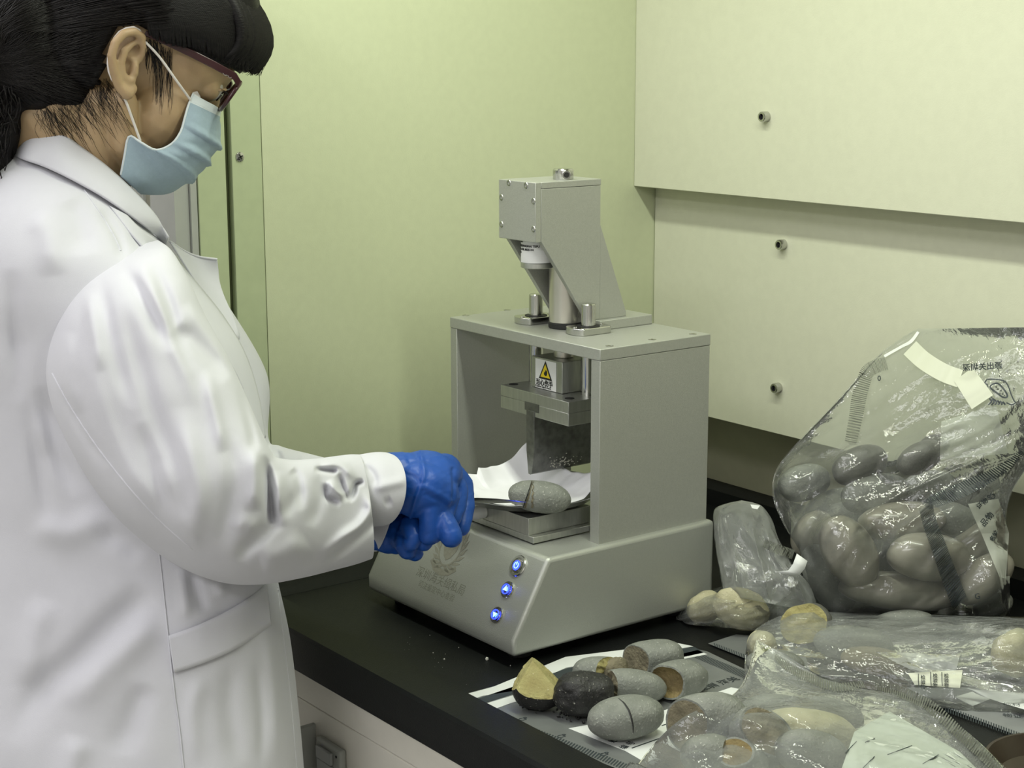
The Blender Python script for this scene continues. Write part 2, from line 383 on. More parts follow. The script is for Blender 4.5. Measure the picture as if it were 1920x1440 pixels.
flat(bm, [(-S*.52, S*.55), (0, S*.72), (S*.52, S*.55), (S*.5, -S*.1), (S*.28, -S*.48), (0, -S*.66), (-S*.28, -S*.48), (-S*.5, -S*.1)])
flat(bm, [(-S*1.05, -S*.95), (-S*.6, -S*1.3), (0, -S*1.42), (S*.6, -S*1.3), (S*1.05, -S*.95), (S*.9, -S*.75), (S*.5, -S*1.0), (0, -S*1.1), (-S*.5, -S*1.0), (-S*.9, -S*.75)])
from_bm('etched_emblem', bm, M_eng2, base)

# frame: two side plates and a top plate
FX0, FX1, FY0, FY1, FZ1 = -.265, -.007, .113, .262, .305
box('side_plate', (FX0, FY0, BZ-.001), (FX0+.012, FY1, FZ1-.012), M_alu, mc, .0006)
box('side_plate', (FX1-.014, FY0, BZ-.001), (FX1, FY1, FZ1-.012), M_alu, mc, .0006)
tp = box('top_plate', (FX0-.0003, FY0-.0004, FZ1-.0118), (FX1+.0004, FY1+.0004, FZ1), M_alu, mc, .0008)
def cap_screw(loc, d, r, par, name='screw'):
    s = lathe(name, loc, d, [(0, 0), (r, 0), (r*1.0, r*.25), (r*.85, r*.38), (r*.5, r*.38), (r*.46, r*.12), (0, r*.12)], M_steel, par, 20)
    return s
def hole_rim(loc, r, par):
    s = lathe('screw', loc, (0, 0, 1), [(r*1.0, -.0002), (r, .0003), (r*.8, .0004), (r*.7, .0001), (0, .0001)], M_steel, par, 20); return s
for px, py in ((1143, 649), (1223, 637), (1299, 626.5), (873, 591.5), (951, 581.5)):
    p = at(px, py, 2, FZ1); hole_rim((p[0], p[1], FZ1), .0042, tp)
# guide rods with flanged bearings
MX, RY = -.1325, .166
for x in (-.0895, -.1785):
    lathe('guide_rod', (x, RY, .2385), (0, 0, 1), cyl_prof(.0077, .0975, .001), M_steel, mc, 32)
    bm = bmesh.new(); pts = []
    hw = .0150
    for i in range(48):
        a = 2*PI*i/48; u, v = .0235*math.cos(a), .0235*math.sin(a); v = max(-hw, min(hw, v)); pts.append((u, v))
    # two flats, facing front-right and back-left
    an = PI/2; c_, s_n = math.cos(an), math.sin(an)
    q = [(x+u*c_-v*s_n, RY+u*s_n+v*c_) for u, v in pts]
    q2 = []
    for p in q:
        if not q2 or (abs(p[0]-q2[-1][0])+abs(p[1]-q2[-1][1])) > 1e-6: q2.append(p)
    bm_prism(bm, q2, 2, FZ1+.0001, FZ1+.0075)
    fl = from_bm('guide_bearing', bm, M_steel, mc, smooth=35, bevel=.0008)
    lathe('bearing_seal', (x, RY, FZ1+.0076), (0, 0, 1), [(.0080, 0), (.0122, 0), (.0122, .0004), (.0080, .0004)], M_black, fl, 32)
    for sg in (-1, 1):
        u = .0185*sg; cap_screw((x+u*c_, RY+u*s_n, FZ1+.0072), (0, 0, 1), .0026, fl)
    lathe('bearing_sleeve', (x, RY, FZ1-.018), (0, 0, 1), cyl_prof(.0125, .0065), M_steel, fl, 32)
# actuator cylinder
ac = lathe('actuator_cylinder', (MX, RY+.004, FZ1+.006), (0, 0, 1), cyl_prof(.0176, .070, .0008), M_cyl, mc, 48)
lathe('rubber_ring', (MX, RY+.004, FZ1+.0001), (0, 0, 1), cyl_prof(.0182, .0062, .0008), M_black, ac, 48)
lathe('ram_rod', (MX, RY+.002, .2735), (0, 0, 1), cyl_prof(.011, .021), M_cyl, mc, 32)
# tall bracket holding the motor
hx0, hx1 = -.1625, -.1005
side = [(.1115, .458), (.1115, .4035), (.113, .4035), (.1745, .3155), (.1915, .3155), (.1915, .458)]
sideR = [(.112, .4565), (.112, .4035), (.1745, .3155), (.1905, .3155), (.1905, .4565)]
for x in (hx0, hx1-.006):
    prism('bracket_side', sideR, 0, x, x+.006, M_alu, mc, .0004)
box('bracket_back', (hx0+.0062, .184, .3155), (hx1-.0062, .1904, .4565), M_alu, mc, .0004)
prism('bracket_gusset', [(.1906, .416), (.2275, .320), (.2275, .3155), (.1906, .3155)], 0, hx1-.0062-.006, hx1-.0002, M_alu, mc, .0004)
prism('bracket_gusset', [(.1906, .416), (.2275, .320), (.2275, .3155), (.1906, .3155)], 0, hx0+.0002, hx0+.0062, M_alu, mc, .0004)
bp = box('bracket_foot', (-.163, .184, FZ1+.0001), (-.092, .2575, .3154), M_alu, mc, .0008)
for px, py in ((1131, 594), (1166, 588)):
    p = at(px, py, 2, .3154); hole_rim((p[0], p[1], .3154), .0042, bp)
hc = box('head_front_plate', (hx0, .1045, .4025), (hx1, .1118, .4633), M_alu, mc, .0006)
box('head_top_plate', (hx0, .1119, .4568), (hx1, .1912, .4633), M_alu, mc, .0006)
for px, py in ((954, 343), (986, 347.5), (940, 370), (1000, 377), (940, 420.5), (1000, 429.5)):
    p = at(px, py, 1, .1045)
    s_ = cap_screw((p[0], .1052, p[2]), (0, -1, 0), .0034, hc)
# knob on top with a cross hole
kp = at(1056, 336, 2, .4634)
kb = lathe('top_knob', (kp[0], kp[1], .4634), (0, 0, 1), [(0, 0), (.0105, 0), (.0108, .001), (.0108, .0095), (.0096, .011), (0, .011)], M_steel, mc, 40)
kd = np.array([.93, -.36, 0]); kd /= np.linalg.norm(kd)
bm = bmesh.new(); kc = np.array([kp[0], kp[1], .4685]); bm_lathe(bm, kc+kd*.0085, kd, [(0, 0), (.0052, 0), (.0052, .0024), (.0044, .003), (.0030, .003), (.0028, .001), (0, .001)], 24); from_bm('knob_boss', bm, M_steel, kb, smooth=35)
lathe('cross_hole', kc+kd*.0094, kd, [(0, 0), (.0027, 0), (.0027, .0018), (0, .0018)], M_black, kb, 16)
# motor hanging in the head, wrapped in a white label
mx_, my_ = at(1006, 520, 0, -.1315)[0], .131
mo = lathe('motor', (mx_, my_, .3725), (0, 0, 1), [(0, 0), (.0165, 0), (.0172, .0006), (.0172, .0052), (.0166, .0058), (.0166, .084), (0, .084)], M_brush, mc, 48)
lw = lathe('motor_label', (mx_, my_, .3785), (0, 0, 1), [(.0169, 0), (.0170, 0), (.0170, .040), (.0169, .040)], M_label, mo, 48, smooth=60)
vf = math.atan2(CAM_C[1]-my_, CAM_C[0]-mx_)          # writing faces the front
def wrap(zc, a0, s=1.0):
    def f(co):
        a = a0+co[:, 0]/.0172
        return np.stack([mx_+np.cos(a)*(.0172+co[:, 2]), my_+np.sin(a)*(.0172+co[:, 2]), zc+co[:, 1]], -1)
    return f
for body, zc, a0, sz in (('TIGER SHANGHAI TEPU', .3950, -1.63-.85, .0032), ('Mot Size TEL 8025144', .3914, -1.63-.85, .0030), ('VT 10A', .3880, -1.63-.85, .0030)):
    text_obj('label_text', body, None, (1, 0, 0), (0, 1, 0), sz, M_ink, mo, off=.00012, mapf=wrap(zc, a0))
bm = bmesh.new()
def wquad(u0, v0, u1, v1):
    f = wrap(.400, -1.63-.55); P = np.array([(u, v, z) for z in (.0002, .0004) for u, v in ((u0, v0), ((u0+u1)/2, v0), (u1, v0), (u1, v1), ((u0+u1)/2, v1), (u0, v1))]); W = f(P)
    v = [bm.verts.new(tuple(w)) for w in W]; bm.faces.new((v[6], v[7], v[10], v[11])); bm.faces.new((v[7], v[8], v[9], v[10]))
wquad(.0, -.0005, .0085, .0025)
for u, v, w, h in ((.000, .0050, .0012, .004), (.002, .0050, .003, .0008), (.0022, .0078, .0010, .0016), (.0045, .0052, .0016, .0034), (.0068, .0048, .0011, .003), (.0052, .0075, .003, .0008)): wquad(u, v, u+w, v+h)
from_bm('label_mark', bm, M_ink, mo)
# ram block with its warning label, blade holder, T-slotted blade
bx0, bx1, by0, by1, bz0, bz1 = -.1590, -.1065, .1450, .1900, .2398, .2735
rb = box('ram_block', (bx0, by0, bz0), (bx1, by1, bz1), M_brush, mc, .0006)
hole = lathe('threaded_hole', (bx1-.0006, .176, .2565), (1, 0, 0), [(0, 0), (.0036, 0), (.0036, .0009), (.0046, .0010), (.0046, .0007)], M_black, rb, 20)
wl_ = box('warning_label', (-.1520, by0-.0004, .2402), (-.1165, by0-.0001, .2716), M_label, rb)
YL = by0-.0006
def tri(cx, cz, s, name, m, y, hh=.0001):
    pts = [(cx, cz+s*.6), (cx+s*.56, cz-s*.4), (cx-s*.56, cz-s*.4)]
    prism(name, pts, 1, y-hh, y, m, rb)
tri(-.1343, .2590, .0203, 'triangle_border', M_ink, YL)
tri(-.1343, .2589, .0146, 'triangle_field', M_yel, YL-.0002)
bm = bmesh.new()
hp = [(.0005, .0052), (.0030, .0035), (.0036, .0000), (.0024, -.0030), (.0004, -.0044), (-.0002, -.0034), (-.0014, -.0040), (-.0016, -.0026), (-.0030, -.0026), (-.0028, -.0012), (-.0040, -.0004), (-.0022, .0002), (-.0030, .0018), (-.0012, .0014)]
bm_prism(bm, [(-.1343+u*.80+.0005, .2578+v*.72) for u, v in hp], 1, YL-.0005, YL-.0003)
from_bm('hand_symbol', bm, M_ink, rb)
text_obj('warning_text', '当心伤手', (-.1508, YL, .2441), (1, 0, 0), (0, 0, 1), .0073, M_ink, rb, off=.0002, extrude=.0001)
text_obj('warning_subtext', 'Caution injure hand', (-.1506, YL, .2413), (1, 0, 0), (0, 0, 1), .0030, M_ink, rb, off=.00005, extrude=.0001).scale.x = 1.12
hy0, hy1 = .1245, .2105
hl = box('blade_holder', (-.1875, hy0, .2275), (-.0705, hy1, .2395), M_brush, mc, .0005)
for px, py in ((963, 720.5), (1068, 747)):
    p = at(px, py, 2, .2395); lathe('countersunk_hole', (p[0], p[1], .2396), (0, 0, 1), [(0, 0), (.0052, 0), (.0052, .0002), (0, .0002)], M_black, hl, 24)
hl2 = box('blade_clamp', (-.1875, hy0, .2140), (-.0705, hy1, .2274), M_brush, mc, .0005)
box('slot_head', (MX-.0115, hy0-.0005, .2195), (MX+.0125, hy0+.001, .2285), M_steeld, hl2)
for yy in (.200,):
    lathe('side_screw', (-.0709, yy, .2245), (1, 0, 0), cyl_prof(.0036, .001), M_black, hl2, 16)
tx = MX-.002
bl = [(tx-.0062, .2200), (tx-.0062, .1760), (tx-.0030, .1505), (tx+.0004, .1500), (tx+.0032, .1520), (tx+.0074, .1780), (tx+.0074, .2200)]
bld = prism('blade', bl, 1, hy0-.0008, .2060, M_steeld, mc, .0003)
# tray on its slide
tr = box('tray_block', (-.2140, .0590, .1130), (-.0530, .1400, .1310), M_brush, mc, .0005)
box('tray_slide', (-.2140, .0590, .1065), (-.0450, .1400, .1129), M_brush, mc, .0005)
box('slide_rail', (-.0440, .1330, BZ), (-.0215, .2500, .1250), M_brush, mc, .0006)
box('slide_rail', (-.2400, .1330, BZ), (-.2200, .2500, .1250), M_brush, mc, .0006)
hp_ = at(905, 965, 1, .056)
tag(lathe('tray_handle', (hp_[0]-.002, .0592, .1215), (0, -1, 0), [(0, 0), (.0062, 0), (.0070, .0007), (.0070, .024), (.0064, .0247), (0, .0247)], M_label, mc, 28), 'short white pull rod on the tray front')
# ------------------------------------------------------------------ stones
RH = np.array([_R0[0], _R0[1], 0.]); RH /= np.linalg.norm(RH); FH = np.array([_F[0], _F[1], 0.]); FH /= np.linalg.norm(FH); ZH = np.array([0, 0, 1.])
def stone_mat(name, c1, c2, rough=.6, speck=(.36, .37, .33), sp=.66, bump=.5, coat=0):
    m = mat(name, c1, rough, col2=c2, noise_scale=55, bump=bump, bump_scale=420, coat=coat)
    nt = m.node_tree; N = nt.nodes; L = nt.links; b = N['Principled BSDF']
    old = b.inputs['Base Color'].links[0].from_socket
    n = N.new('ShaderNodeTexNoise'); n.inputs['Scale'].default_value = 420; n.inputs['Detail'].default_value = 4
    tc = [q for q in N if q.type == 'TEX_COORD'][0]; L.new(tc.outputs['Object'], n.inputs['Vector'])
    r = N.new('ShaderNodeMapRange'); r.inputs['From Min'].default_value = sp; r.inputs['From Max'].default_value = sp+.05; L.new(n.outputs['Fac'], r.inputs['Value'])
    mx = N.new('ShaderNodeMixRGB'); L.new(r.outputs[0], mx.inputs[0]); L.new(old, mx.inputs[1]); mx.inputs[2].default_value = (*speck, 1); L.new(mx.outputs[0], b.inputs['Base Color'])
    return m
M_sg = stone_mat('stone_grey', (.225, .235, .210), (.155, .165, .145), sp=.63, bump=.9)
M_sg2 = stone_mat('stone_smooth_grey', (.265, .25, .20), (.215, .205, .165), .28, sp=.8, bump=.12, coat=.3)
M_sdk = stone_mat('stone_dark_grey', (.12, .12, .105), (.09, .09, .08), .45, sp=.7)
M_sb = stone_mat('stone_black', (.022, .022, .021), (.010, .010, .010), .55, speck=(.35, .35, .3), sp=.66, bump=.9)
M_tan = stone_mat('stone_tan_core', (.36, .33, .14), (.29, .25, .10), .85, speck=(.55, .5, .3), sp=.66, bump=1)
M_brown = stone_mat('stone_brown_core', (.23, .175, .075), (.15, .115, .05), .85, speck=(.4, .33, .17), sp=.72, bump=1.2)
M_gcore = stone_mat('stone_greybrown_core', (.21, .185, .12), (.14, .125, .08), .85, speck=(.42, .39, .28), sp=.72, bump=1.2)
M_pale = stone_mat('stone_pale_tan', (.50, .47, .31), (.38, .36, .22), .8, speck=(.6, .58, .45), sp=.64, bump=1)
def catmull0(P):
    P = np.array(P, float); n = len(P); x = np.linspace(0, n-1, n*3); return [tuple(P[min(int(t), n-2)]*(1-(t-min(int(t), n-2)))+P[min(int(t), n-2)+1]*(t-min(int(t), n-2))) for t in x]
_ico = {}
def ico(sub):
    if sub not in _ico:
        bm = bmesh.new(); bmesh.ops.create_icosphere(bm, subdivisions=sub, radius=1)
        _ico[sub] = (np.array([v.co[:] for v in bm.verts]), [[v.index for v in f.verts] for f in bm.faces]); bm.free()
    return _ico[sub]
def hnoise(P, f, seed):
    return np.array([noise.noise(Vector((p[0]*f+seed, p[1]*f-seed*1.7, p[2]*f+seed*.3))) for p in P])
def axes(th, ph, ro):
    th, ph, ro = map(math.radians, (th, ph, ro))
    a = math.cos(th)*(math.cos(ph)*RH+math.sin(ph)*FH)+math.sin(th)*ZH
    b = np.cross(ZH, a); b /= np.linalg.norm(b); c = np.cross(a, b)
    return a, b*math.cos(ro)+c*math.sin(ro), c*math.cos(ro)-b*math.sin(ro)
def stone(label, px, py, size, th=0, ph=0, ro=0, z=None, dep=None, m=None, rest=None, cuts=(), seed=0, group=None, sub=4, lump=.05, sq=2.3, name='stone', crack=None, rim=None):
    """px, py: centre in the photograph; z: height of that centre above the worktop, or dep: distance; size: full lengths in metres"""
    c0 = at(px, py, 2, z) if dep is None else atd(px, py, dep)
    V, Fc = ico(sub); V = V.copy()
    V = V/(np.abs(V)**sq).sum(1, keepdims=True)**(1/sq)
    V = V*(1+lump*hnoise(V, 1.3, seed*3.1+1)[:, None]+lump*.3*hnoise(V, 4, seed+9)[:, None]+(.006+lump*.10)*hnoise(V, 11, seed+4)[:, None])
    A = np.array(axes(th, ph, ro)); P = (V*(np.array(size)/2)) @ A
    bm = bmesh.new(); vs = [bm.verts.new(p) for p in P.tolist()]
    for f in Fc: bm.faces.new([vs[i] for i in f])
    caps = []
    for i, ct in enumerate(cuts):
        n = ct['n'][0]*RH+ct['n'][1]*ZH-ct['n'][2]*FH; n /= np.linalg.norm(n)
        k = (P@n).max()*ct['k']
        r = bmesh.ops.bisect_plane(bm, geom=bm.verts[:]+bm.edges[:]+bm.faces[:], dist=1e-6, plane_co=Vector(n*k), plane_no=Vector(n), clear_outer=True)
        ed = [e for e in bm.edges if e.is_boundary]
        r = bmesh.ops.contextual_create(bm, geom=ed)
        for f in r['faces']: f.material_index = 10+i
        caps.append((n, k, ct))
    cm = []
    for i, (n, k, ct) in enumerate(caps):
        for f in [f for f in bm.faces if f.material_index == 10+i]:
            L_ = np.array([v.co[:] for v in f.verts])
            if np.cross(L_[1]-L_[0], L_[-1]-L_[0])@n < 0: pass
            cm.append((L_, n, ct, i))
            bmesh.ops.delete(bm, geom=[f], context='FACES_ONLY')
    c1 = c0.copy()
    if rest is not None:
        zmin = min(v.co.z for v in bm.verts); c1[2] = rest-zmin+.0002
    me = bpy.data.meshes.new(name); 
    bmesh.ops.recalc_face_normals(bm, faces=bm.faces); bm.to_mesh(me); bm.free()
    o = finish(name, me, m or M_sg, None, smooth=50, c=c1); tag(o, label, 'stone', group)
    for L_, n, ct, i in cm:
        # even out the loop, then build rings inwards
        cen = L_.mean(0); R_ = np.linalg.norm(L_-cen, axis=1).mean()
        nr = 10; ts = [0, .02]+[1-(1-.10)*(1-j/nr) for j in range(1, nr)] if False else np.concatenate([[0, ct.get('rimw', .0)+.001], np.linspace(ct.get('rimw', .0)+.06, .96, nr)])
        rings = []; nL = len(L_)
        for t in ts:
            Q = cen+(L_-cen)*(1-t)
            h = ct.get('rough', .05)*R_*(hnoise(Q/R_, 2.2, seed+i*5+2)+.5*hnoise(Q/R_, 6, seed+i))
            inn = max(0., t-ct.get('rimw', 0))
            h = h*min(1, t*8)-ct.get('dish', 0)*R_*(1-(1-min(1, inn*ct.get('steep', 1.5)))**2)
            Q = Q+n*h[:, None]; rings.append(Q)
        vv = np.concatenate(rings+[(rings[-1].mean(0))[None]]); ff = []
        for r_ in range(len(ts)-1):
            for j in range(nL): ff.append((r_*nL+j, r_*nL+(j+1) % nL, (r_+1)*nL+(j+1) % nL, (r_+1)*nL+j))
        lc = len(vv)-1; b0 = (len(ts)-1)*nL
        for j in range(nL): ff.append((b0+j, b0+(j+1) % nL, lc))
        me = bpy.data.meshes.new('broken_face'); me.from_pydata(vv.tolist(), [], ff); me.update()
        bm = bmesh.new(); bm.from_mesh(me); bmesh.ops.remove_doubles(bm, verts=bm.verts, dist=1e-6); bmesh.ops.recalc_face_normals(bm, faces=bm.faces)
        s_ = sum((f.normal*f.calc_area() for f in bm.faces), Vector())
        if s_.dot(Vector(n)) < 0: bmesh.ops.reverse_faces(bm, faces=bm.faces)
        bm.to_mesh(me); bm.free()
        me.materials.append(ct.get('m', M_tan)); me.materials.append(m or M_sg)
        if ct.get('rimw'):
            for p in me.polygons:
                q = np.array(p.center[:]); 
                d = np.linalg.norm(q-cen); e = np.linalg.norm(L_-cen-(q-cen)*0, axis=1)
                j = np.argmin(np.linalg.norm((L_-cen)/np.linalg.norm(L_-cen, axis=1)[:, None]-(q-cen)/max(d, 1e-9), axis=1))
                if d > e[j]*(1-ct['rimw']): p.material_index = 1
        cp = finish('broken_face', me, [], o, smooth=40, c=c1)
        if not cp.data.materials: pass
        cp['label'] = ct.get('label', 'broken face')
    if crack:
        pts = []
        for (qx, qy, w) in catmull0(crack):
            d = _F+_R*((qx-960)/CAM_F)+_U*((720-qy)/CAM_F)
            pts.append((d, w))
        hits = []
        for d, w in pts:
            ok, hp, hn, _ = o.ray_cast(Vector(CAM_C-c1), Vector(d).normalized())
            if ok: hits.append((np.array(hp)+c1, np.array(hn), w))
        if len(hits) > 1:
            bm = bmesh.new(); prev = None
            for i, (p, n, w) in enumerate(hits):
                t = hits[min(i+1, len(hits)-1)][0]-hits[max(i-1, 0)][0]; s_ = np.cross(n, t); s_ /= np.linalg.norm(s_)
                q = [bm.verts.new(p+s_*w+n*.0004), bm.verts.new(p+n*.0007), bm.verts.new(p-s_*w+n*.0004)]
                if prev:
                    bm.faces.new((prev[0], prev[1], q[1], q[0])); bm.faces.new((prev[1], prev[2], q[2], q[1]))
                prev = q
            from_bm('crack', bm, M_black, o)
    return o
# --- flat evidence bag spread on the worktop, ruler ticks along both long edges
def film_mat(name, tint=(.85, .88, .86), haze=.18, gloss=.35, rough=.08):
    m = bpy.data.materials.new(name); m.use_nodes = True; nt = m.node_tree; N = nt.nodes; L = nt.links
    for q in list(N): N.remove(q)
    out = N.new('ShaderNodeOutputMaterial'); tr = N.new('ShaderNodeBsdfTransparent'); tr.inputs[0].default_value = (.97, .98, .97, 1)
    gl = N.new('ShaderNodeBsdfGlossy'); gl.inputs['Roughness'].default_value = rough
    df = N.new('ShaderNodeBsdfDiffuse'); df.inputs[0].default_value = (*tint, 1)
    tl = N.new('ShaderNodeBsdfTranslucent'); tl.inputs[0].default_value = (*tint, 1)
    a1 = N.new('ShaderNodeMixShader'); a1.inputs[0].default_value = .5; L.new(df.outputs[0], a1.inputs[1]); L.new(tl.outputs[0], a1.inputs[2])
    a2 = N.new('ShaderNodeMixShader'); a2.inputs[0].default_value = haze; L.new(tr.outputs[0], a2.inputs[1]); L.new(a1.outputs[0], a2.inputs[2])
    tc = N.new('ShaderNodeTexCoord'); n1 = N.new('ShaderNodeTexNoise'); n1.inputs['Scale'].default_value = 42; n1.inputs['Detail'].default_value = 4; L.new(tc.outputs['Object'], n1.inputs['Vector'])
    bp = N.new('ShaderNodeBump'); bp.inputs['Strength'].default_value = .6; bp.inputs['Distance'].default_value = .006; L.new(n1.outputs['Fac'], bp.inputs['Height'])
    fr = N.new('ShaderNodeLayerWeight'); fr.inputs['Blend'].default_value = gloss; L.new(bp.outputs[0], fr.inputs['Normal']); L.new(bp.outputs[0], gl.inputs['Normal'])
    hz = N.new('ShaderNodeLayerWeight'); hz.inputs['Blend'].default_value = .25
    ad = N.new('ShaderNodeMath'); ad.operation = 'MULTIPLY_ADD'; L.new(hz.outputs['Facing'], ad.inputs[0]); ad.inputs[1].default_value = .30; ad.inputs[2].default_value = haze; L.new(ad.outputs[0], a2.inputs[0])
    a3 = N.new('ShaderNodeMixShader'); L.new(fr.outputs['Fresnel'], a3.inputs[0]); L.new(a2.outputs[0], a3.inputs[1]); L.new(gl.outputs[0], a3.inputs[2]); L.new(a3.outputs[0], out.inputs[0])
    MATS[name] = m; return m
M_film = film_mat('clear_plastic_film', haze=.10, gloss=.30, rough=.06)
M_film3 = film_mat('milky_plastic_film', haze=.17, gloss=.30, rough=.06)
M_labelf = film_mat('label_under_film', tint=(.86, .90, .80), haze=.62, gloss=.1, rough=.3)
M_filmh = film_mat('hazy_plastic_film', haze=.30, gloss=.2, rough=.15)
M_film2 = film_mat('creased_plastic_film', haze=.24, gloss=.30, rough=.08)
M_filmg = mat('grey_flat_plastic', (.17, .18, .175), .32, noise_amt=.15, noise_scale=30, bump=.2, bump_scale=60)
M_stripe = mat('white_print', (.74, .76, .74), .45)
M_creamp = mat('cream_print', (.60, .62, .50), .5)
M_tick = mat('dark_tick_print', (.03, .04, .045), .5)
def quad_on(name, pts, z, m, par, th=.0002):
    P = [at(x, y, 2, z) for x, y in pts]
    bm = bmesh.new(); A = [bm.verts.new((p[0], p[1], z)) for p in P]; B = [bm.verts.new((p[0], p[1], z+th)) for p in P]; n = len(A)
    bm.faces.new(A); bm.faces.new(B)
    for i in range(n): bm.faces.new((A[i], A[(i+1) % n], B[(i+1) % n], B[i]))
    return from_bm(name, bm, m, par)
def ticks_on(p0, p1, w0, w1, n, z, par):
    """n dark ticks between pixel points p0 and p1, each reaching by the pixel vectors w0 / w1"""
    bm = bmesh.new()
    for i in range(n):
        q = []
        for t, o_ in ((i/n, 0), ((i+.5)/n, 0), ((i+.5)/n, 1), (i/n, 1)):
            wx = w0[0]+(w1[0]-w0[0])*t; wy = w0[1]+(w1[1]-w0[1])*t
            x = p0[0]+(p1[0]-p0[0])*t+wx*o_; y = p0[1]+(p1[1]-p0[1])*t+wy*o_
            q.append(bm.verts.new(tuple(at(x, y, 2, z))))
        bm.faces.new(q)
    return tag(from_bm('scale_ticks', bm, M_tick, par), kind='stuff')
fb = thing('flat_evidence_bag', tuple(at(1100, 1330, 2, 0)), 'flat clear evidence bag with white stripes and ruler ticks under the broken stones', 'evidence bag', None)
quad_on('plastic_sheet', [(849, 1308), (911, 1343), (1256, 1482), (1500, 1330), (1450, 1281), (1326, 1222), (1240, 1203)], .0006, M_filmg, fb, .0004)
zt = .00115
quad_on('white_stripe', [(855, 1307), (873, 1315.5), (905, 1305), (962, 1296), (1062, 1252), (1300, 1212), (1270, 1206), (1060, 1232), (925, 1288)], zt, M_stripe, fb)
quad_on('dark_stripe', [(876, 1317), (891, 1324), (965, 1300), (1320, 1224), (1302, 1213), (1065, 1253)], zt, M_tick, fb)
quad_on('white_stripe', [(893, 1325), (912, 1335), (960, 1318), (1150, 1262), (1326, 1227), (1308, 1219), (965, 1303)], zt, M_stripe, fb)
quad_on('white_label_band', [(1066, 1366), (1172, 1408), (1210, 1430), (1300, 1400), (1400, 1295), (1371, 1289), (1240, 1334)], zt, M_stripe, fb)
ticks_on((916, 1341), (1250, 1475), (8, -7), (10, -10), 66, .0013, fb)
ticks_on((1302, 1233), (1440, 1290), (13, -7), (15, -9), 42, .0013, fb)
def flat_text(body, pa, size, xd, yd, z, par, off=0.0001):
    return text_obj('printed_text', body, at(pa[0], pa[1], 2, z), xd, yd, size, M_tick, par, off=off, extrude=.00005)
for px, py in ((975, 1352), (1048, 1384), (1128, 1418)): flat_text('CP', (px, py), .008, (.1, 1, 0), (-1, .1, 0), .0013, fb)
flat_text('物 证', (1287, 1347), .011, (-.25, .97, 0), (-.97, -.25, 0), .0015, fb)
flat_text('姓 名', (1150, 1393), .008, (-.25, .97, 0), (-.97, -.25, 0), .0015, fb)
flat_text('编 号', (1170, 1405), .008, (-.25, .97, 0), (-.97, -.25, 0), .0015, fb)
flat_text('深圳 海关', (1315, 1296), .012, (0, 1, 0), (-1, 0, 0), .0015, fb)
for a, b in (((1184, 1402), (1255, 1377)), ((1240, 1360), (1278, 1347)), ((1158, 1383), (1172, 1378))):
    quad_on('printed_line', [a, b, (b[0]+1, b[1]+1.6), (a[0]+1, a[1]+1.6)], .0014, M_tick, fb, .00005)
ps = M_gcore
# the eight stones and pieces lying on it
Q = lambda px: px*1.53/CAM_F
stone('grey oval stone with a thin vertical crack, nearest of the loose stones', 1173, 1349, (Q(142), Q(92), Q(73)), 3, 18, 0, z=.018, rest=.0016, seed=2, sub=5, lump=.03, sq=2.2,
      crack=[(1160, 1310, .0002), (1170, 1318, .0007), (1179, 1332, .0009), (1184, 1347, .0008), (1187, 1362, .0006), (1187, 1374, .0002)])
stone('black lumpy stone between the tan-topped piece and the cracked oval', 1096, 1311, (Q(112), Q(80), Q(76)), -6, 10, 0, z=.017, rest=.0016, m=M_sb, seed=5, lump=.13, sub=5, sq=2.6)
stone('black stone broken open to a bright tan wedge-shaped core, leftmost', 1011, 1300, (Q(100), Q(84), Q(100)), 0, -15, 0, z=.016, rest=.0016, m=M_sb, seed=7, lump=.06, sub=5, sq=2.5,
      cuts=({'n': (-.05, .70, .70), 'k': .34, 'm': M_tan, 'rough': .16, 'label': 'tan broken core face'}, {'n': (.66, .75, .0), 'k': .36, 'm': M_tan, 'rough': .1}, {'n': (-.80, .60, .0), 'k': .58, 'm': M_tan, 'rough': .14}))
core = None
stone('grey half stone with crumbling tan break, behind the black lumpy stone', 1127, 1264, (Q(112), Q(70), Q(62)), -3, 8, 0, z=.016, rest=.0016, seed=11, sub=5,
      cuts=({'n': (.80, .25, .55), 'k': .25, 'm': M_tan, 'rough': .20, 'label': 'tan broken face'},))
stone('crumbly tan fragment leaning on the grey half stones', 1152, 1262, (Q(58), Q(44), Q(56)), 30, 20, 0, z=.016, rest=.0016, m=M_gcore, seed=14, lump=.22, sub=4)
stone('grey half stone with round brownish end facing left, at the back', 1222, 1237, (Q(128), Q(80), Q(64)), 4, 12, 0, z=.016, rest=.0016, seed=17, sub=5, lump=.03, sq=2.6,
      cuts=({'n': (-.80, .12, .62), 'k': .52, 'm': M_gcore, 'rough': .05, 'rimw': .06, 'label': 'brownish grey broken face'},))
stone('grey half stone with ragged brown left end, middle of the group', 1184, 1291, (Q(136), Q(70), Q(62)), -8, 8, 0, z=.016, rest=.0016, seed=19, sub=5, lump=.04, sq=2.3,
      cuts=({'n': (-.93, .10, .36), 'k': .58, 'm': M_gcore, 'rough': .16, 'label': 'ragged brown broken end'},))
stone('grey stone hollowed open with an orange-brown inside, right of the group', 1270, 1278, (Q(128), Q(86), Q(66)), -2, 38, 0, z=.016, rest=.0016, seed=23, sub=5, lump=.03, sq=2.5,
      cuts=({'n': (-.62, .22, .76), 'k': .46, 'm': M_brown, 'rough': .06, 'rimw': .10, 'dish': .34, 'steep': 2.2, 'label': 'orange-brown hollow core'},))
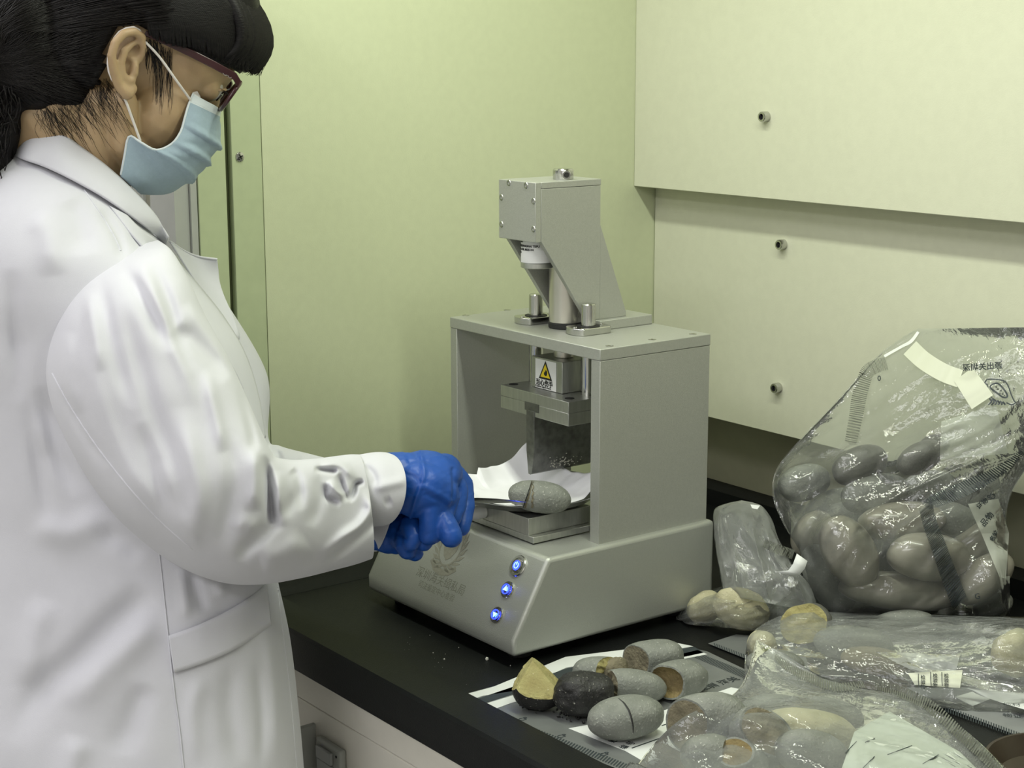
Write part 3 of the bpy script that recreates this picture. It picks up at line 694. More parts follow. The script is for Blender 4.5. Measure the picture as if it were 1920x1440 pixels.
# dark ragged chips under the black stones
bm = bmesh.new(); rng = random.Random(9)
for i in range(60):
    t = rng.random(); p = at(968+t*170+rng.uniform(-8, 8), 1318+t*42+rng.uniform(-7, 9), 2, .0015); crumb(p[0], p[1], rng.uniform(.0006, .0024), .0015)
tag(from_bm('stone_chips', bm, M_sb), 'dark flakes scattered under the black stones on the flat bag', 'chips', kind='stuff')
# ------------------------------------------------------------------ clear bags full of stones
def vnoise(X, Y, seed):
    xi = np.floor(X).astype(int); yi = np.floor(Y).astype(int); fx = X-xi; fy = Y-yi
    def h(a, b): 
        n = (a*374761393+b*668265263+seed*974634777) & 0x7fffffff; n = ((n ^ (n >> 13))*1274126177) & 0x7fffffff; return ((n ^ (n >> 16)) & 0xffff)/65535.
    sx = fx*fx*(3-2*fx); sy = fy*fy*(3-2*fy)
    return (h(xi, yi)*(1-sx)+h(xi+1, yi)*sx)*(1-sy)+(h(xi, yi+1)*(1-sx)+h(xi+1, yi+1)*sx)*sy
def ridge(X, Y, seed, sharp=2.0):
    n = vnoise(X, Y, seed)*.65+vnoise(X*2.1, Y*2.1, seed+7)*.35
    return (1-np.abs(2*n-1))**sharp
def catmull(P, t):
    P = np.asarray(P, float); n = len(P); x = np.clip(t, 0, 1)*(n-1); i = np.minimum(x.astype(int), n-2); f = (x-i)[:, None]
    g = lambda k: P[np.clip(k, 0, n-1)]
    a, b, c, d = g(i-1), g(i), g(i+1), g(i+2)
    return b+.5*f*(c-a+f*(2*a-5*b+4*c-d+f*(3*(b-c)+d-a)))
mat_big = film_mat('tall_bag_film', haze=.075, gloss=.34, rough=.045)
class Pouch:
    """rows, bottom to top: ((left px, py), (right px, py), depth left, depth right, thickness)"""
    def __init__(s, rows, nu=90, nv=90, folds=(), seed=1, clampz=.0015, pw=.55, front_only=False, wrap=None, gap=.0022, it=70):
        u = np.linspace(0, 1, nu); v = np.linspace(0, 1, nv)
        arr = np.array([[r[0][0], r[0][1], r[1][0], r[1][1], r[2], r[3], r[4]] for r in rows], float)
        C = catmull(arr, v)
        U_, V_ = np.meshgrid(u, v)
        px = C[:, 0:1]*(1-U_)+C[:, 2:3]*U_; py = C[:, 1:2]*(1-U_)+C[:, 3:4]*U_
        dm = C[:, 4:5]*(1-U_)+C[:, 5:6]*U_; th = np.maximum(C[:, 6:7], 0)*(np.sin(np.pi*U_)**pw)
        D = _F[None, None]+_R[None, None]*((px-960)/CAM_F)[..., None]+_U[None, None]*((720-py)/CAM_F)[..., None]
        def shrink(dd):
            lim = np.full(dd.shape, 9.)
            for (x, y, a, b, an, d, t) in (wrap or ()):
                c_, s_ = math.cos(an), math.sin(an); X = px-x; Y = -(py-y)
                e = ((X*c_+Y*s_)/(a*1.05+2))**2+((-X*s_+Y*c_)/(b*1.05+2))**2
                lim = np.where(e < 1, np.minimum(lim, d-t*np.sqrt(np.maximum(0, 1-e))-gap), lim)
            dd = np.minimum(dd+.0, lim) if wrap else dd
            if wrap:
                base = dd.copy()
                for _ in range(it):
                    q = dd.copy(); q[1:-1, 1:-1] = (dd[:-2, 1:-1]+dd[2:, 1:-1]+dd[1:-1, :-2]+dd[1:-1, 2:])/4
                    dd = np.minimum(q+.00012, lim)
            return dd
        def layer(sg, sd):
            dd = dm+sg*th/2
            if sg < 0: dd = shrink(dd)
            if sg < 0 and wrap: dd = dd
            dd = dd+0
            e = np.minimum(1, np.minimum(U_, 1-U_)*14+.15)*np.clip(1.45-1.6*V_, .04, 1)
            for (ang, fr, st, amp, sh) in folds:
                c_, s_ = math.cos(math.radians(ang)), math.sin(math.radians(ang))
                a = U_*c_+V_*s_; b = -U_*s_+V_*c_
                warp = .35*vnoise(U_*3, V_*3, sd+5)
                dd = dd-sg*-1*0+ ridge(a*fr/st+warp, b*fr+warp*2, sd+int(ang), sh)*amp*sg*e
            P = CAM_C+D*dd[..., None]
            cz = np.where(P[..., 1] < YF+.064, .0140, clampz); lo = P[..., 2] < cz
            P[..., 2] = np.where(lo, cz+(.0006 if sg < 0 else 0), P[..., 2])
            return P
        s.Fr = layer(-1, seed); s.Bk = layer(1, seed+31) if not front_only else None
        s.nu, s.nv = nu, nv; s.px = proj(s.Fr.reshape(-1, 3)); s.dep = (s.Fr.reshape(-1, 3)-CAM_C)@_F
    def build(s, name, m, parent=None):
        nu, nv = s.nu, s.nv; V = s.Fr.reshape(-1, 3); F_ = [(j*nu+i, j*nu+i+1, (j+1)*nu+i+1, (j+1)*nu+i) for j in range(nv-1) for i in range(nu-1)]
        if s.Bk is not None:
            B = s.Bk.reshape(-1, 3).copy(); n0 = len(V)
            V = np.concatenate([V, B]); F_ += [(n0+a[0], n0+a[3], n0+a[2], n0+a[1]) for a in F_]
            for j in range(nv-1):
                F_.append((j*nu, (j+1)*nu, n0+(j+1)*nu, n0+j*nu)); i = nu-1; F_.append((j*nu+i, n0+j*nu+i, n0+(j+1)*nu+i, (j+1)*nu+i))
            for i in range(nu-1): F_.append((i, n0+i, n0+i+1, i+1))
        return mesh_obj(name, V, F_, m, parent, smooth=180)
    def d(s, x, y):
        k = np.argsort((s.px[:, 0]-x)**2+(s.px[:, 1]-y)**2)[:4]; return s.dep[k].min()
    def pt(s, x, y, off=.0012): return atd(x, y, s.d(x, y)-off)
    def ribbon(s, name, pts, m, par, off=.0015, n=24):
        """pts: list of (x, y, halfwidth px); ribbon lying on the front film"""
        A = catmull(np.array(pts, float), np.linspace(0, 1, n)); L_, R_ = [], []
        for i in range(n):
            t = A[min(i+1, n-1), :2]-A[max(i-1, 0), :2]; t /= np.linalg.norm(t); w = np.array([-t[1], t[0]])*A[i, 2]
            L_.append(s.pt(*(A[i, :2]+w), off)); R_.append(s.pt(*(A[i, :2]-w), off))
        return mesh_obj(name, L_+R_, [(i, i+1, n+i+1, n+i) for i in range(n-1)], m, par, smooth=180)
    def ticks(s, pts, par, n, off=.0018, fill=.5, m=None, slant=0.):
        A = catmull(np.array(pts, float), np.linspace(0, 1, 2*n+1)); V, F_ = [], []
        for i in range(n):
            b = len(V)
            for k in (2*i, 2*i+1):
                t = A[min(k+1, 2*n), :2]-A[max(k-1, 0), :2]; t /= np.linalg.norm(t); w = (np.array([-t[1], t[0]])+t*slant)*A[k, 2]
                for sg in (1, 0, -1): V.append(s.pt(*(A[k, :2]+w*sg), off))
            F_ += [(b, b+1, b+4, b+3), (b+1, b+2, b+5, b+4)]
        return tag(mesh_obj('scale_ticks', V, F_, m or M_tick, par), kind='stuff')
    def text(s, body, x, y, size, ang, par, mirror=False, off=.0016, m=None, up=None):
        """flat writing on the film, size in pixels, angle in degrees in the view"""
        c_, s_ = math.cos(math.radians(ang)), math.sin(math.radians(ang))
        def f(co):
            q = []
            for X, Y, Z in co:
                X = X*(-1 if mirror else 1); dx = (X*c_-Y*s_); dy = -(X*s_+Y*c_)
                q.append((x+dx, y+dy))
            dd = s.d(x, y)
            return np.array([atd(a, b, min(s.d(a, b), dd+.01)-off) for a, b in q])
        return text_obj('printed_text', body, None, (1, 0, 0), (0, 1, 0), size, m or M_tick, par, extrude=0, off=.3 if size > 9 else .15, mapf=f)
    def patch(s, name, poly, m, par, off=.0015, n=10):
        """quadrilateral patch (4 px corners) draped on the film"""
        a, b, c, d_ = map(np.array, poly); V = []
        for j in range(n+1):
            for i in range(n+1):
                u, v = i/n, j/n; p = (a*(1-u)+b*u)*(1-v)+(d_*(1-u)+c*u)*v; V.append(s.pt(*p, off))
        return mesh_obj(name, V, [(j*(n+1)+i, j*(n+1)+i+1, (j+1)*(n+1)+i+1, (j+1)*(n+1)+i) for j in range(n) for i in range(n)], m, par, smooth=180)
WRAP = []
def st(label, x, y, L_, W, ang, d, T=None, m=None, seed=0, group=None, cuts=(), ph=0, lump=.04, sq=2.15, sub=4, ro=0, rest=None):
    k = d/CAM_F
    WRAP.append((x, y, L_/2, W/2, math.radians(ang), d, (T or W*.8)*k/2))
    o = stone(label, x, y, (L_*k, (T or W*.8)*k, W*k), ang, ph, ro, dep=d, m=m or M_sg2, seed=seed, group=group, cuts=cuts, lump=lump, sq=sq, sub=sub, rest=rest)
    # keep it on or above the worktop
    z = min(v.co.z for v in o.data.vertices)+o.location.z
    if z < .0022: o.location.z += .0022-z
    return o
# 1. the tall bag leaning on the back wall
WRAP.clear()
G1 = 'whole stones in the tall bag'
T1 = 'grey stone inside the tall bag, '
st('smooth oval grey stone with bright highlights, front centre of the tall bag', 1742, 1044, 158, 92, -4, 1.700, 70, seed=31)
st('long flat grey stone under the bright oval one in the tall bag', 1690, 1108, 236, 70, -4, 1.720, 90, seed=32)
st('rounded grey stone standing left of the bright oval one in the tall bag', 1592, 1035, 150, 98, -60, 1.705, 70, seed=33)
st('dark slanting grey stone at the lower left of the tall bag', 1552, 1085, 150, 78, -58, 1.740, 70, m=M_sg, seed=34)
st('grey stone slanting up right at the lower right of the tall bag', 1845, 1083, 128, 72, 42, 1.700, 60, seed=35)
st('grey stone slanting up right above its lower neighbour, right side of the tall bag', 1822, 1022, 130, 62, 42, 1.725, 60, seed=36)
st('long grey stone lying across above the bright oval in the tall bag', 1690, 976, 165, 70, 5, 1.725, 80, seed=37)
st('shadowed grey stone behind the tick band in the tall bag', 1790, 975, 120, 64, -20, 1.735, 60, m=M_sg, seed=38)
st('flat grey stone at the very bottom of the tall bag', 1660, 1146, 200, 46, 0, 1.755, 80, m=M_sg, seed=39)
st('grey stone at the lower right corner of the tall bag', 1862, 1135, 76, 40, 20, 1.740, 50, m=M_sg, seed=40)
st('pale grey stone at the left edge of the tall bag', 1522, 1000, 96, 66, 55, 1.760, 60, seed=41)
st('dark grey stone in the upper part of the tall bag, largest there', 1612, 872, 108, 70, 24, 1.755, 60, m=M_sdk, seed=42)
st('dark stone beside the paper label, upper part of the tall bag', 1725, 858, 92, 56, 30, 1.725, 50, m=M_sdk, seed=43)
st('small dark stone topmost in the tall bag', 1752, 834, 56, 38, 10, 1.740, 36, m=M_sdk, seed=44)
st('grey stone at the upper left of the tall bag under crumpled film', 1508, 905, 100, 70, 15, 1.795, 50, m=M_sg, seed=45)
st('grey stone below the dark upper stone in the tall bag', 1640, 925, 130, 70, 12, 1.745, 60, m=M_sg, seed=46)
hid = ((1560, 950, 20, 'grey stone just above the standing stone, half hidden in the tall bag'), (1740, 915, 10, 'grey stone under the paper label, half hidden in the tall bag'), (1830, 925, 25, 'grey stone where the slanting ticks cross, half hidden in the tall bag'),
       (1600, 975, -15, 'grey stone right behind the top of the standing stone in the tall bag'), (1640, 1060, 60, 'shadowed stone in the gap left of the bright oval in the tall bag'), (1750, 1100, 10, 'shadowed stone below the right half of the bright oval in the tall bag'),
       (1800, 1080, 30, 'shadowed stone behind the lower tick band in the tall bag'), (1700, 1010, 0, 'shadowed stone behind the bright oval in the tall bag'), (1640, 1110, -30, 'shadowed stone behind the long flat stone in the tall bag'), (1580, 1110, 70, 'shadowed stone between the dark slanting and the long flat one, tall bag'))
for i, (x, y, a, lb) in enumerate(hid):
    st(lb, x, y, 105, 66, a, 1.79 if x > 1560 else 1.805, 45, m=M_sg, seed=60+i)
big = Pouch([((1552, 1153), (1888, 1155), 1.80, 1.76, .05), ((1525, 1120), (1894, 1120), 1.80, 1.74, .14), ((1502, 1040), (1888, 1040), 1.80, 1.73, .15), ((1470, 985), (1886, 980), 1.81, 1.72, .14),
             ((1449, 930), (1895, 930), 1.83, 1.71, .12), ((1456, 880), (1925, 880), 1.84, 1.70, .10), ((1500, 824), (1965, 830), 1.84, 1.68, .085), ((1570, 750), (2000, 760), 1.83, 1.66, .07), ((1640, 672), (2050, 690), 1.82, 1.64, .05),
             ((1690, 634), (2080, 640), 1.81, 1.63, .035), ((1722, 616), (2080, 612), 1.80, 1.62, .018)],
            110, 130, folds=((20, 5, 3.0, .006, 3), (26, 8, 7, .008, 6), (28, 13, 5, .004, 4), (100, 4, 2.0, .003, 3), (35, 26, 3, .0020, 3)), seed=3, wrap=WRAP)
eb = thing('evidence_bag', tuple(at(1700, 1150, 2, 0)), 'tall clear evidence bag of whole grey stones leaning against the back wall', 'evidence bag')
big.build('plastic_film', mat_big, eb)
big.ribbon('cream_stripe', [(1706, 652, 17), (1732, 676, 17), (1768, 698, 17), (1800, 710, 17)], M_creamp, eb)
big.ribbon('cream_stripe', [(1806, 702, 21), (1826, 730, 23), (1842, 754, 24)], M_creamp, eb, off=.003, n=12)
big.ribbon('white_seal_edge', [(1658, 668, 2.5), (1690, 650, 2.5), (1708, 640, 3), (1722, 622, 2.5)], M_stripe, eb, off=.002)
big.ticks([(1662, 681, 12), (1640, 688, 13), (1625, 700, 13), (1612, 740, 14), (1605, 780, 13), (1595, 830, 11)], eb, 55, fill=.5, m=mat('faint_tick_print', (.16, .17, .14), .5))
big.ticks([(1918, 848, 5), (1870, 885, 10), (1810, 915, 14), (1758, 938, 13), (1735, 950, 8)], eb, 58, slant=.4)
big.ticks([(1736, 950, 13), (1745, 985, 13), (1760, 1025, 14), (1778, 1075, 15), (1800, 1132, 16)], eb, 60, slant=.5)
big.ribbon('tick_band', [(1736, 950, 14), (1745, 985, 14), (1760, 1025, 15), (1778, 1075, 16), (1800, 1132, 17)], film_mat('grey_band_film', (.16, .18, .18), .22, .2), eb, off=.001)
pl1 = big.patch('paper_label', [(1765, 790), (1868, 760), (1890, 850), (1762, 862)], M_labelf, eb, off=-.003)
big.patch('white_panel', [(1815, 945), (1872, 935), (1892, 1000), (1840, 1000)], M_labelf, eb, off=.001)
big.patch('white_panel', [(1840, 1000), (1892, 1000), (1886, 1085), (1874, 1082)], M_labelf, eb, off=.001)
big.patch('white_panel', [(1874, 1082), (1893, 1080), (1894, 1152), (1880, 1130)], M_labelf, eb, off=.001)
big.text('CP', 1868, 928, 13, 165, eb)
big.text('源出关圳深', 1880, 690, 15, 4, eb, mirror=True)
big.text('品物', 1845, 988, 15, 50, eb)
big.text('证物', 1835, 955, 12, 40, eb)
big.text('名姓', 1862, 1016, 11, 60, eb)
big.text('G', 1828, 1124, 15, 10, eb)
big.text('0', 1645, 714, 14, 0, eb)
# printed crest: shield outline with an oval of stars above a wreath
cx, cy = 1873, 733
crest = [(-30, -12), (-22, -22), (8, -22), (16, -16), (24, 6), (34, 24), (30, 20)]
def loopr(pts, w, nm='printed_crest'): return big.ribbon(nm, [(cx+a, cy+b, w) for a, b in pts], M_tick, eb, off=.0022, n=30)
loopr([(-30, -12), (-26, -16), (-20, -22), (6, -20), (16, -12), (22, 4), (28, 18), (31, 22), (24, 26), (14, 22)], 1.2)
loopr([(-30, -12), (-22, -12), (-20, 2), (-14, 12), (-6, 18)], 1.2)
loopr([(-14+0, -12), (-2, -14), (10, -2), (16, 10), (8, 12), (-6, 2), (-16, -6), (-14, -12)], 1.6)
for a, b in ((-2, -4), (4, -1), (-5, -8), (2, 4), (7, 5)): big.text('*', cx+a-2, cy+b+5, 9, 0, eb)
for k in range(6): big.ribbon('printed_wreath', [(cx-18+k*5, cy+14+k*1.2, 1.4), (cx-14+k*5, cy+20+k, 1.8), (cx-20+k*6, cy+26, 1.0)], M_tick, eb, off=.0022, n=6)
# 2. small crumpled bag of tan lumps beside the press
WRAP.clear()
st('pale tan lump at the left end of the small crumpled bag', 1322, 1148, 72, 56, 30, 1.750, 50, m=M_pale, seed=71, lump=.12)
st('larger tan lump in the small crumpled bag, right of the pale one', 1390, 1153, 112, 74, -22, 1.725, 60, m=M_pale, seed=72, lump=.12)
st('grey-brown lump at the right of the small crumpled bag', 1480, 1150, 80, 50, 10, 1.735, 50, m=M_sg, seed=73, lump=.1)
small_lo = Pouch([((1275, 1170), (1538, 1192), 1.760, 1.735, .02), ((1268, 1160), (1540, 1175), 1.765, 1.735, .05), ((1290, 1128), (1540, 1140), 1.78, 1.74, .07), ((1330, 1108), (1532, 1118), 1.79, 1.75, .05), ((1352, 1100), (1520, 1100), 1.79, 1.76, .02)],
                 60, 50, folds=((30, 6, 2, .004, 2.5), (110, 12, 2, .002, 3)), seed=12, wrap=WRAP)
small_hi = Pouch([((1356, 1115), (1538, 1150), 1.74, 1.73, .05), ((1350, 1075), (1520, 1098), 1.745, 1.73, .07), ((1342, 1030), (1488, 1060), 1.76, 1.745, .07), ((1337, 985), (1460, 1010), 1.77, 1.75, .055), ((1340, 955), (1448, 975), 1.78, 1.76, .04), ((1362, 944), (1430, 950), 1.78, 1.77, .02), ((1390, 938), (1412, 942), 1.78, 1.775, .004)],
                 70, 70, folds=((80, 4, 3, .012, 3), (20, 6, 3, .006, 3), (130, 12, 2, .002, 3)), seed=17)
sb_ = thing('evidence_bag', tuple(at(1400, 1190, 2, 0)), 'small crumpled clear bag holding two tan lumps beside the silver machine', 'evidence bag')
small_lo.build('plastic_film', M_film, sb_); small_hi.build('plastic_film', M_film2, sb_)
small_hi.ticks([(1432, 1018, 8), (1460, 1030, 9), (1488, 1040, 9)], sb_, 26, m=MATS['faint_tick_print'])
# curling white strip of the seal
strip = [(1455, 1072, 1.70), (1475, 1073, 1.70), (1488, 1062, 1.695), (1495, 1046, 1.69), (1494, 1040, 1.69)]
V = []
for x, y, d_ in strip: V += [atd(x, y, d_), atd(x+16, y+9 if y > 1070 else y+12, d_-.004)]
V = [atd(1455, 1072, 1.690), atd(1490, 1083, 1.688), atd(1478, 1070, 1.686), atd(1500, 1077, 1.684), atd(1487, 1057, 1.683), atd(1509, 1066, 1.681), atd(1494, 1038, 1.682), atd(1514, 1052, 1.680)]
mesh_obj('white_seal_strip', V, [(2*i, 2*i+1, 2*i+3, 2*i+2) for i in range(3)], M_stripe, sb_, smooth=180).modifiers.new('thickness', 'SOLIDIFY').thickness = .0006
mesh_obj('white_tab', [atd(1407, 946, 1.735), atd(1425, 948, 1.735), atd(1420, 955, 1.733), atd(1410, 953, 1.733)], [(0, 1, 2, 3)], M_stripe, sb_).modifiers.new('thickness', 'SOLIDIFY').thickness = .0004
# 3. bag lying behind, with tan and grey broken stones
WRAP.clear()
st('bright tan fragment at the left end of the lying bag', 1428, 1212, 54, 58, 10, 1.64, 50, m=M_pale, seed=81, lump=.15, rest=.002) if False else st('bright tan fragment at the left end of the lying bag', 1428, 1212, 56, 56, 10, 1.640, 46, m=M_pale, seed=81, lump=.15)
st('stone broken to a yellow-tan core with dark crust in the lying bag', 1512, 1190, 96, 84, 10, 1.675, 60, m=M_sdk, seed=82, lump=.08, cuts=({'n': (-.35, .35, .86), 'k': .35, 'm': M_tan, 'rough': .12, 'label': 'yellow tan core'},))
st('long grey stone in the middle of the lying bag', 1600, 1222, 150, 66, -6, 1.640, 70, m=M_sg, seed=83)
st('brownish grey stone under the film at the front of the lying bag', 1640, 1262, 130, 50, -8, 1.605, 60, m=M_gcore, seed=84)
st('grey stone at the back of the lying bag', 1690, 1185, 130, 60, 6, 1.690, 60, m=M_sg, seed=85)
st('grey stone at the front left of the lying bag', 1452, 1292, 110, 56, -4, 1.595, 60, m=M_sg, seed=86)
st('pale lump at the right end of the lying bag', 1905, 1225, 90, 90, 20, 1.555, 60, m=M_pale, seed=87, lump=.12)
mid = Pouch([((1392, 1330), (2000, 1345), 1.60, 1.50, .02), ((1396, 1300), (2000, 1325), 1.61, 1.51, .06), ((1396, 1250), (2000, 1270), 1.63, 1.53, .07), ((1405, 1195), (2000, 1215), 1.66, 1.56, .07), ((1440, 1165), (2000, 1180), 1.69, 1.60, .05), ((1480, 1152), (1990, 1165), 1.71, 1.63, .02), ((1560, 1146), (1960, 1158), 1.73, 1.65, .003)],
            120, 80, folds=((5, 4, 4, .009, 3), (-12, 8, 5, .006, 4), (70, 5, 2, .004, 3), (20, 16, 3, .002, 3)), seed=23, wrap=WRAP)
mb = thing('evidence_bag', tuple(at(1600, 1250, 2, 0)), 'clear bag lying on its side before the tall bag, tan and grey broken stones inside', 'evidence bag')
mid.build('plastic_film', M_film3, mb)
mid.patch('paper_label', [(1640, 1222), (1800, 1228), (1790, 1268), (1720, 1262)], M_filmh, mb, off=.001)
mid.patch('printed_slip', [(1702, 1262), (1805, 1256), (1800, 1290), (1715, 1284)], M_creamp, mb, off=.002)
for k, (x, y) in enumerate(((1722, 1263), (1745, 1260), (1766, 1260))):
    mid.ribbon('printed_line', [(x, y, .7), (x, y+14, .7), (x+1, y+26, .7)], M_tick, mb, off=.004, n=6)
    for j in range(3): mid.text('检验物'[j], x+4, y+10+j*9, 9, 0, mb, off=.004)
# printed sheet and flat grey bag at the right, on the worktop
pr = thing('printed_sheet', tuple(at(1880, 1300, 2, 0)), 'white printed sheet sticking out under the lying bag at the right edge', 'paper')
def sheet(name, pts, zs, m, par, n=14):
    (a, b, c, d_) = [at(x, y, 2, z) for (x, y), z in zip(pts, zs)]; V = []
    for j in range(n+1):
        for i in range(n+1):
            u, v = i/n, j/n; p = (a*(1-u)+b*u)*(1-v)+(d_*(1-u)+c*u)*v; p = p.copy(); p[2] += .003*math.sin(u*7+v*3)*math.sin(v*3)
            V.append(p)
    o = mesh_obj(name, V, [(j*(n+1)+i, j*(n+1)+i+1, (j+1)*(n+1)+i+1, (j+1)*(n+1)+i) for j in range(n) for i in range(n)], m, par, smooth=180)
    o.modifiers.new('thickness', 'SOLIDIFY').thickness = .0003; return o
sheet('sheet', [(1785, 1290), (1990, 1305), (1990, 1355), (1835, 1302)], (.012, .012, .010, .010), M_stripe, pr)
text_obj('printed_text', '检材 No.12', at(1880, 1322, 2, .0155), (.75, .66, 0), (-.66, .75, 0), .008, M_tick, pr, extrude=0)
g2 = thing('flat_evidence_bag', tuple(at(1850, 1340, 2, 0)), 'flat grey evidence bag with ruler ticks at the right edge, under the lying bag', 'evidence bag')
quad_on('plastic_sheet', [(1700, 1290), (1776, 1328), (1990, 1412), (1990, 1345), (1830, 1290)], .0012, mat('grey_flat_plastic_pale', (.25, .26, .26), .4, noise_amt=.12), g2, .0005)
ticks_on((1772, 1323), (1990, 1402), (0, 11), (0, 12), 46, .0019, g2)
quad_on('white_patch', [(1790, 1307), (1824, 1324), (1862, 1309), (1830, 1295)], .0019, M_stripe, g2)
text_obj('printed_text', '物证 海关', at(1880, 1343, 2, .002), (.75, .66, 0), (-.66, .75, 0), .009, M_tick, g2, extrude=0)
g3 = thing('flat_evidence_bag', tuple(at(1390, 1215, 2, 0)), 'flat evidence bag corner with ruler ticks between the small and the lying bag', 'evidence bag')
quad_on('plastic_sheet', [(1328, 1207), (1410, 1240), (1520, 1260), (1500, 1200), (1380, 1190)], .0012, M_filmg, g3, .0004)
ticks_on((1338, 1205), (1420, 1236), (2, 7), (2, 9), 18, .0019, g3)
M_plab = mat('label_paper_dull', (.52, .56, .49), .7)
# 4. the big bag in front with broken stones and a paper label
WRAP.clear()
st('big broken stone with tan face at the left end of the front bag', 1318, 1378, 170, 112, 12, 1.425, 90, m=M_sg, seed=91, sub=5, cuts=({'n': (-.72, .05, .70), 'k': .40, 'm': M_gcore, 'rough': .05, 'rimw': .07, 'label': 'pinkish tan broken face'},))
st('grey half stone at the bottom edge in the front bag, left', 1330, 1440, 110, 76, 0, 1.385, 70, m=M_sg, seed=92, cuts=({'n': (.9, .1, .4), 'k': .6, 'm': M_gcore, 'rough': .05},))
st('small grey stone between the broken ones in the front bag', 1362, 1396, 80, 60, -10, 1.420, 60, m=M_sg, seed=93)
st('broken stone with tan slanting face, middle of the front bag', 1428, 1398, 130, 104, -38, 1.395, 80, m=M_sg, seed=94, sub=5, cuts=({'n': (.35, .55, .75), 'k': .42, 'm': M_gcore, 'rough': .07, 'rimw': .08, 'label': 'tan broken face'},))
st('large pale stone lying behind in the front bag', 1515, 1372, 190, 86, -8, 1.415, 90, m=M_pale, seed=95)
st('grey stone at the bottom edge in the front bag, middle', 1520, 1430, 140, 86, -10, 1.380, 80, m=M_sg, seed=96)
st('tan-cored stone at the bottom edge in the front bag', 1390, 1448, 110, 66, -30, 1.375, 60, m=M_sg, seed=97, cuts=({'n': (-.3, .7, .6), 'k': .4, 'm': M_brown, 'rough': .06, 'rimw': .12},))
st('grey stone at the far neck of the front bag', 1445, 1330, 120, 56, 4, 1.475, 60, m=M_sg, seed=98)
st('grey flat stone by the paper label in the front bag', 1560, 1335, 120, 50, -14, 1.460, 60, m=M_sg, seed=99)
fr_ = Pouch([((1150, 1520), (1960, 1540), 1.33, 1.30, .05), ((1185, 1450), (1895, 1455), 1.38, 1.33, .07), ((1235, 1385), (1840, 1395), 1.42, 1.38, .07), ((1290, 1340), (1775, 1345), 1.45, 1.42, .06), ((1370, 1305), (1700, 1305), 1.49, 1.46, .045), ((1400, 1265), (1620, 1290), 1.53, 1.50, .03), ((1410, 1230), (1540, 1268), 1.56, 1.53, .015), ((1418, 1200), (1470, 1225), 1.58, 1.56, .003)],
            130, 110, folds=((-22, 4, 4, .007, 3), (-30, 9, 6, .005, 4), (60, 4, 2, .003, 3), (-20, 18, 4, .0015, 3)), seed=41, wrap=WRAP)
fbg = thing('evidence_bag', tuple(at(1480, 1440, 2, 0)), 'front clear bag of broken stones with a white paper label, cut by the lower edge', 'evidence bag')
fr_.build('plastic_film', M_film3, fbg)
fr_.ticks([(1453, 1230, 5), (1480, 1252, 8), (1520, 1272, 8), (1570, 1288, 8), (1620, 1282, 7)], fbg, 46, slant=.3, m=MATS['faint_tick_print'])
fr_.ticks([(1640, 1284, 8), (1690, 1298, 10), (1745, 1325, 11), (1800, 1375, 11), (1850, 1420, 11), (1900, 1470, 11)], fbg, 70, slant=.2, m=MATS['faint_tick_print'])
fr_.patch('paper_label', [(1602, 1372), (1668, 1334), (1800, 1410), (1860, 1470)], M_plab, fbg, off=-.004, n=16)
fr_.patch('paper_label', [(1575, 1450), (1602, 1372), (1860, 1470), (1800, 1520)], M_plab, fbg, off=-.004, n=16)
for a, b in (((1622, 1392), (1640, 1384)), ((1664, 1415), (1710, 1398)), ((1585, 1412), (1606, 1390)), ((1618, 1440), (1640, 1418)), ((1730, 1432), (1760, 1415))):
    fr_.ribbon('printed_line', [(a[0], a[1], .8), ((a[0]+b[0])/2, (a[1]+b[1])/2, .8), (b[0], b[1], .8)], M_tick, fbg, off=-.002, n=6)
# brown dish cut by the lower right corner
bp_ = at(1985, 1475, 2, .0)
M_bowl = mat('brown_glazed', (.05, .037, .024), .35, noise_amt=.3, noise_scale=30)
bw = lathe('dish', (bp_[0], bp_[1], .0002), (0, 0, 1), [(0, 0), (.040, 0), (.050, .004), (.058, .020), (.060, .022), (.0575, .022), (.048, .007), (.038, .003), (0, .003)], M_bowl, None, 56)
tag(bw, 'dark brown round dish at the lower right corner of the worktop', 'dish')
# ------------------------------------------------------------------ dish, paper, split stone and tool on the tray
DC = np.array([-.117, .108, .1312])
M_pan = mat('thin_steel_pan', (.42, .43, .41), .28, metal=.9, noise_amt=.1, noise_scale=60)
pan = lathe('round_pan', tuple(DC), (0, 0, 1), [(0, 0), (.052, 0), (.070, .004), (.0795, .0115), (.0812, .0118), (.0812, .0124), (.0790, .0122), (.0695, .0046), (.052, .0006), (0, .0006)], M_pan, None, 72, smooth=60)
tag(pan, 'shallow round steel pan resting on the press tray', 'pan')
# crumpled paper liner
n = 60; V = []; F_ = []
for j in range(n+1):
    for i in range(n+1):
        a, b = -1+2*i/n, -1+2*j/n
        x, y = a*.066, b*.066
        r = math.hypot(x, y)
        h = 0.0009+max(0, r-.045)**1.3*(2.0 if y > -.02 else 1.0)*min(1, max(.0, (y-x*.8+.045)/.05))
        nz = noise.noise(Vector((x*28+3, y*28, 1.3)))*.007+noise.noise(Vector((x*70, y*70, 5)))*.002
        h += max(0, nz+.002)*min(1, (r/.05)**2)*min(1, max(.1, (y-x+.02)/.05))
        wob = 1+.10*noise.noise(Vector((a*2, b*2, 9)))
        V.append((DC[0]+x*wob-.006, DC[1]+y*wob*.92+.002, DC[2]+max(h, .0009+max(0, r-.050)*.32)))
for j in range(n):
    for i in range(n): F_.append((j*(n+1)+i, j*(n+1)+i+1, (j+1)*(n+1)+i+1, (j+1)*(n+1)+i))
pp = mesh_obj('paper_liner', V, F_, M_paper, None, smooth=180); pp.modifiers.new('thickness', 'SOLIDIFY').thickness = .0003
tag(pp, 'crumpled white paper lining the round pan under the blade', 'paper')
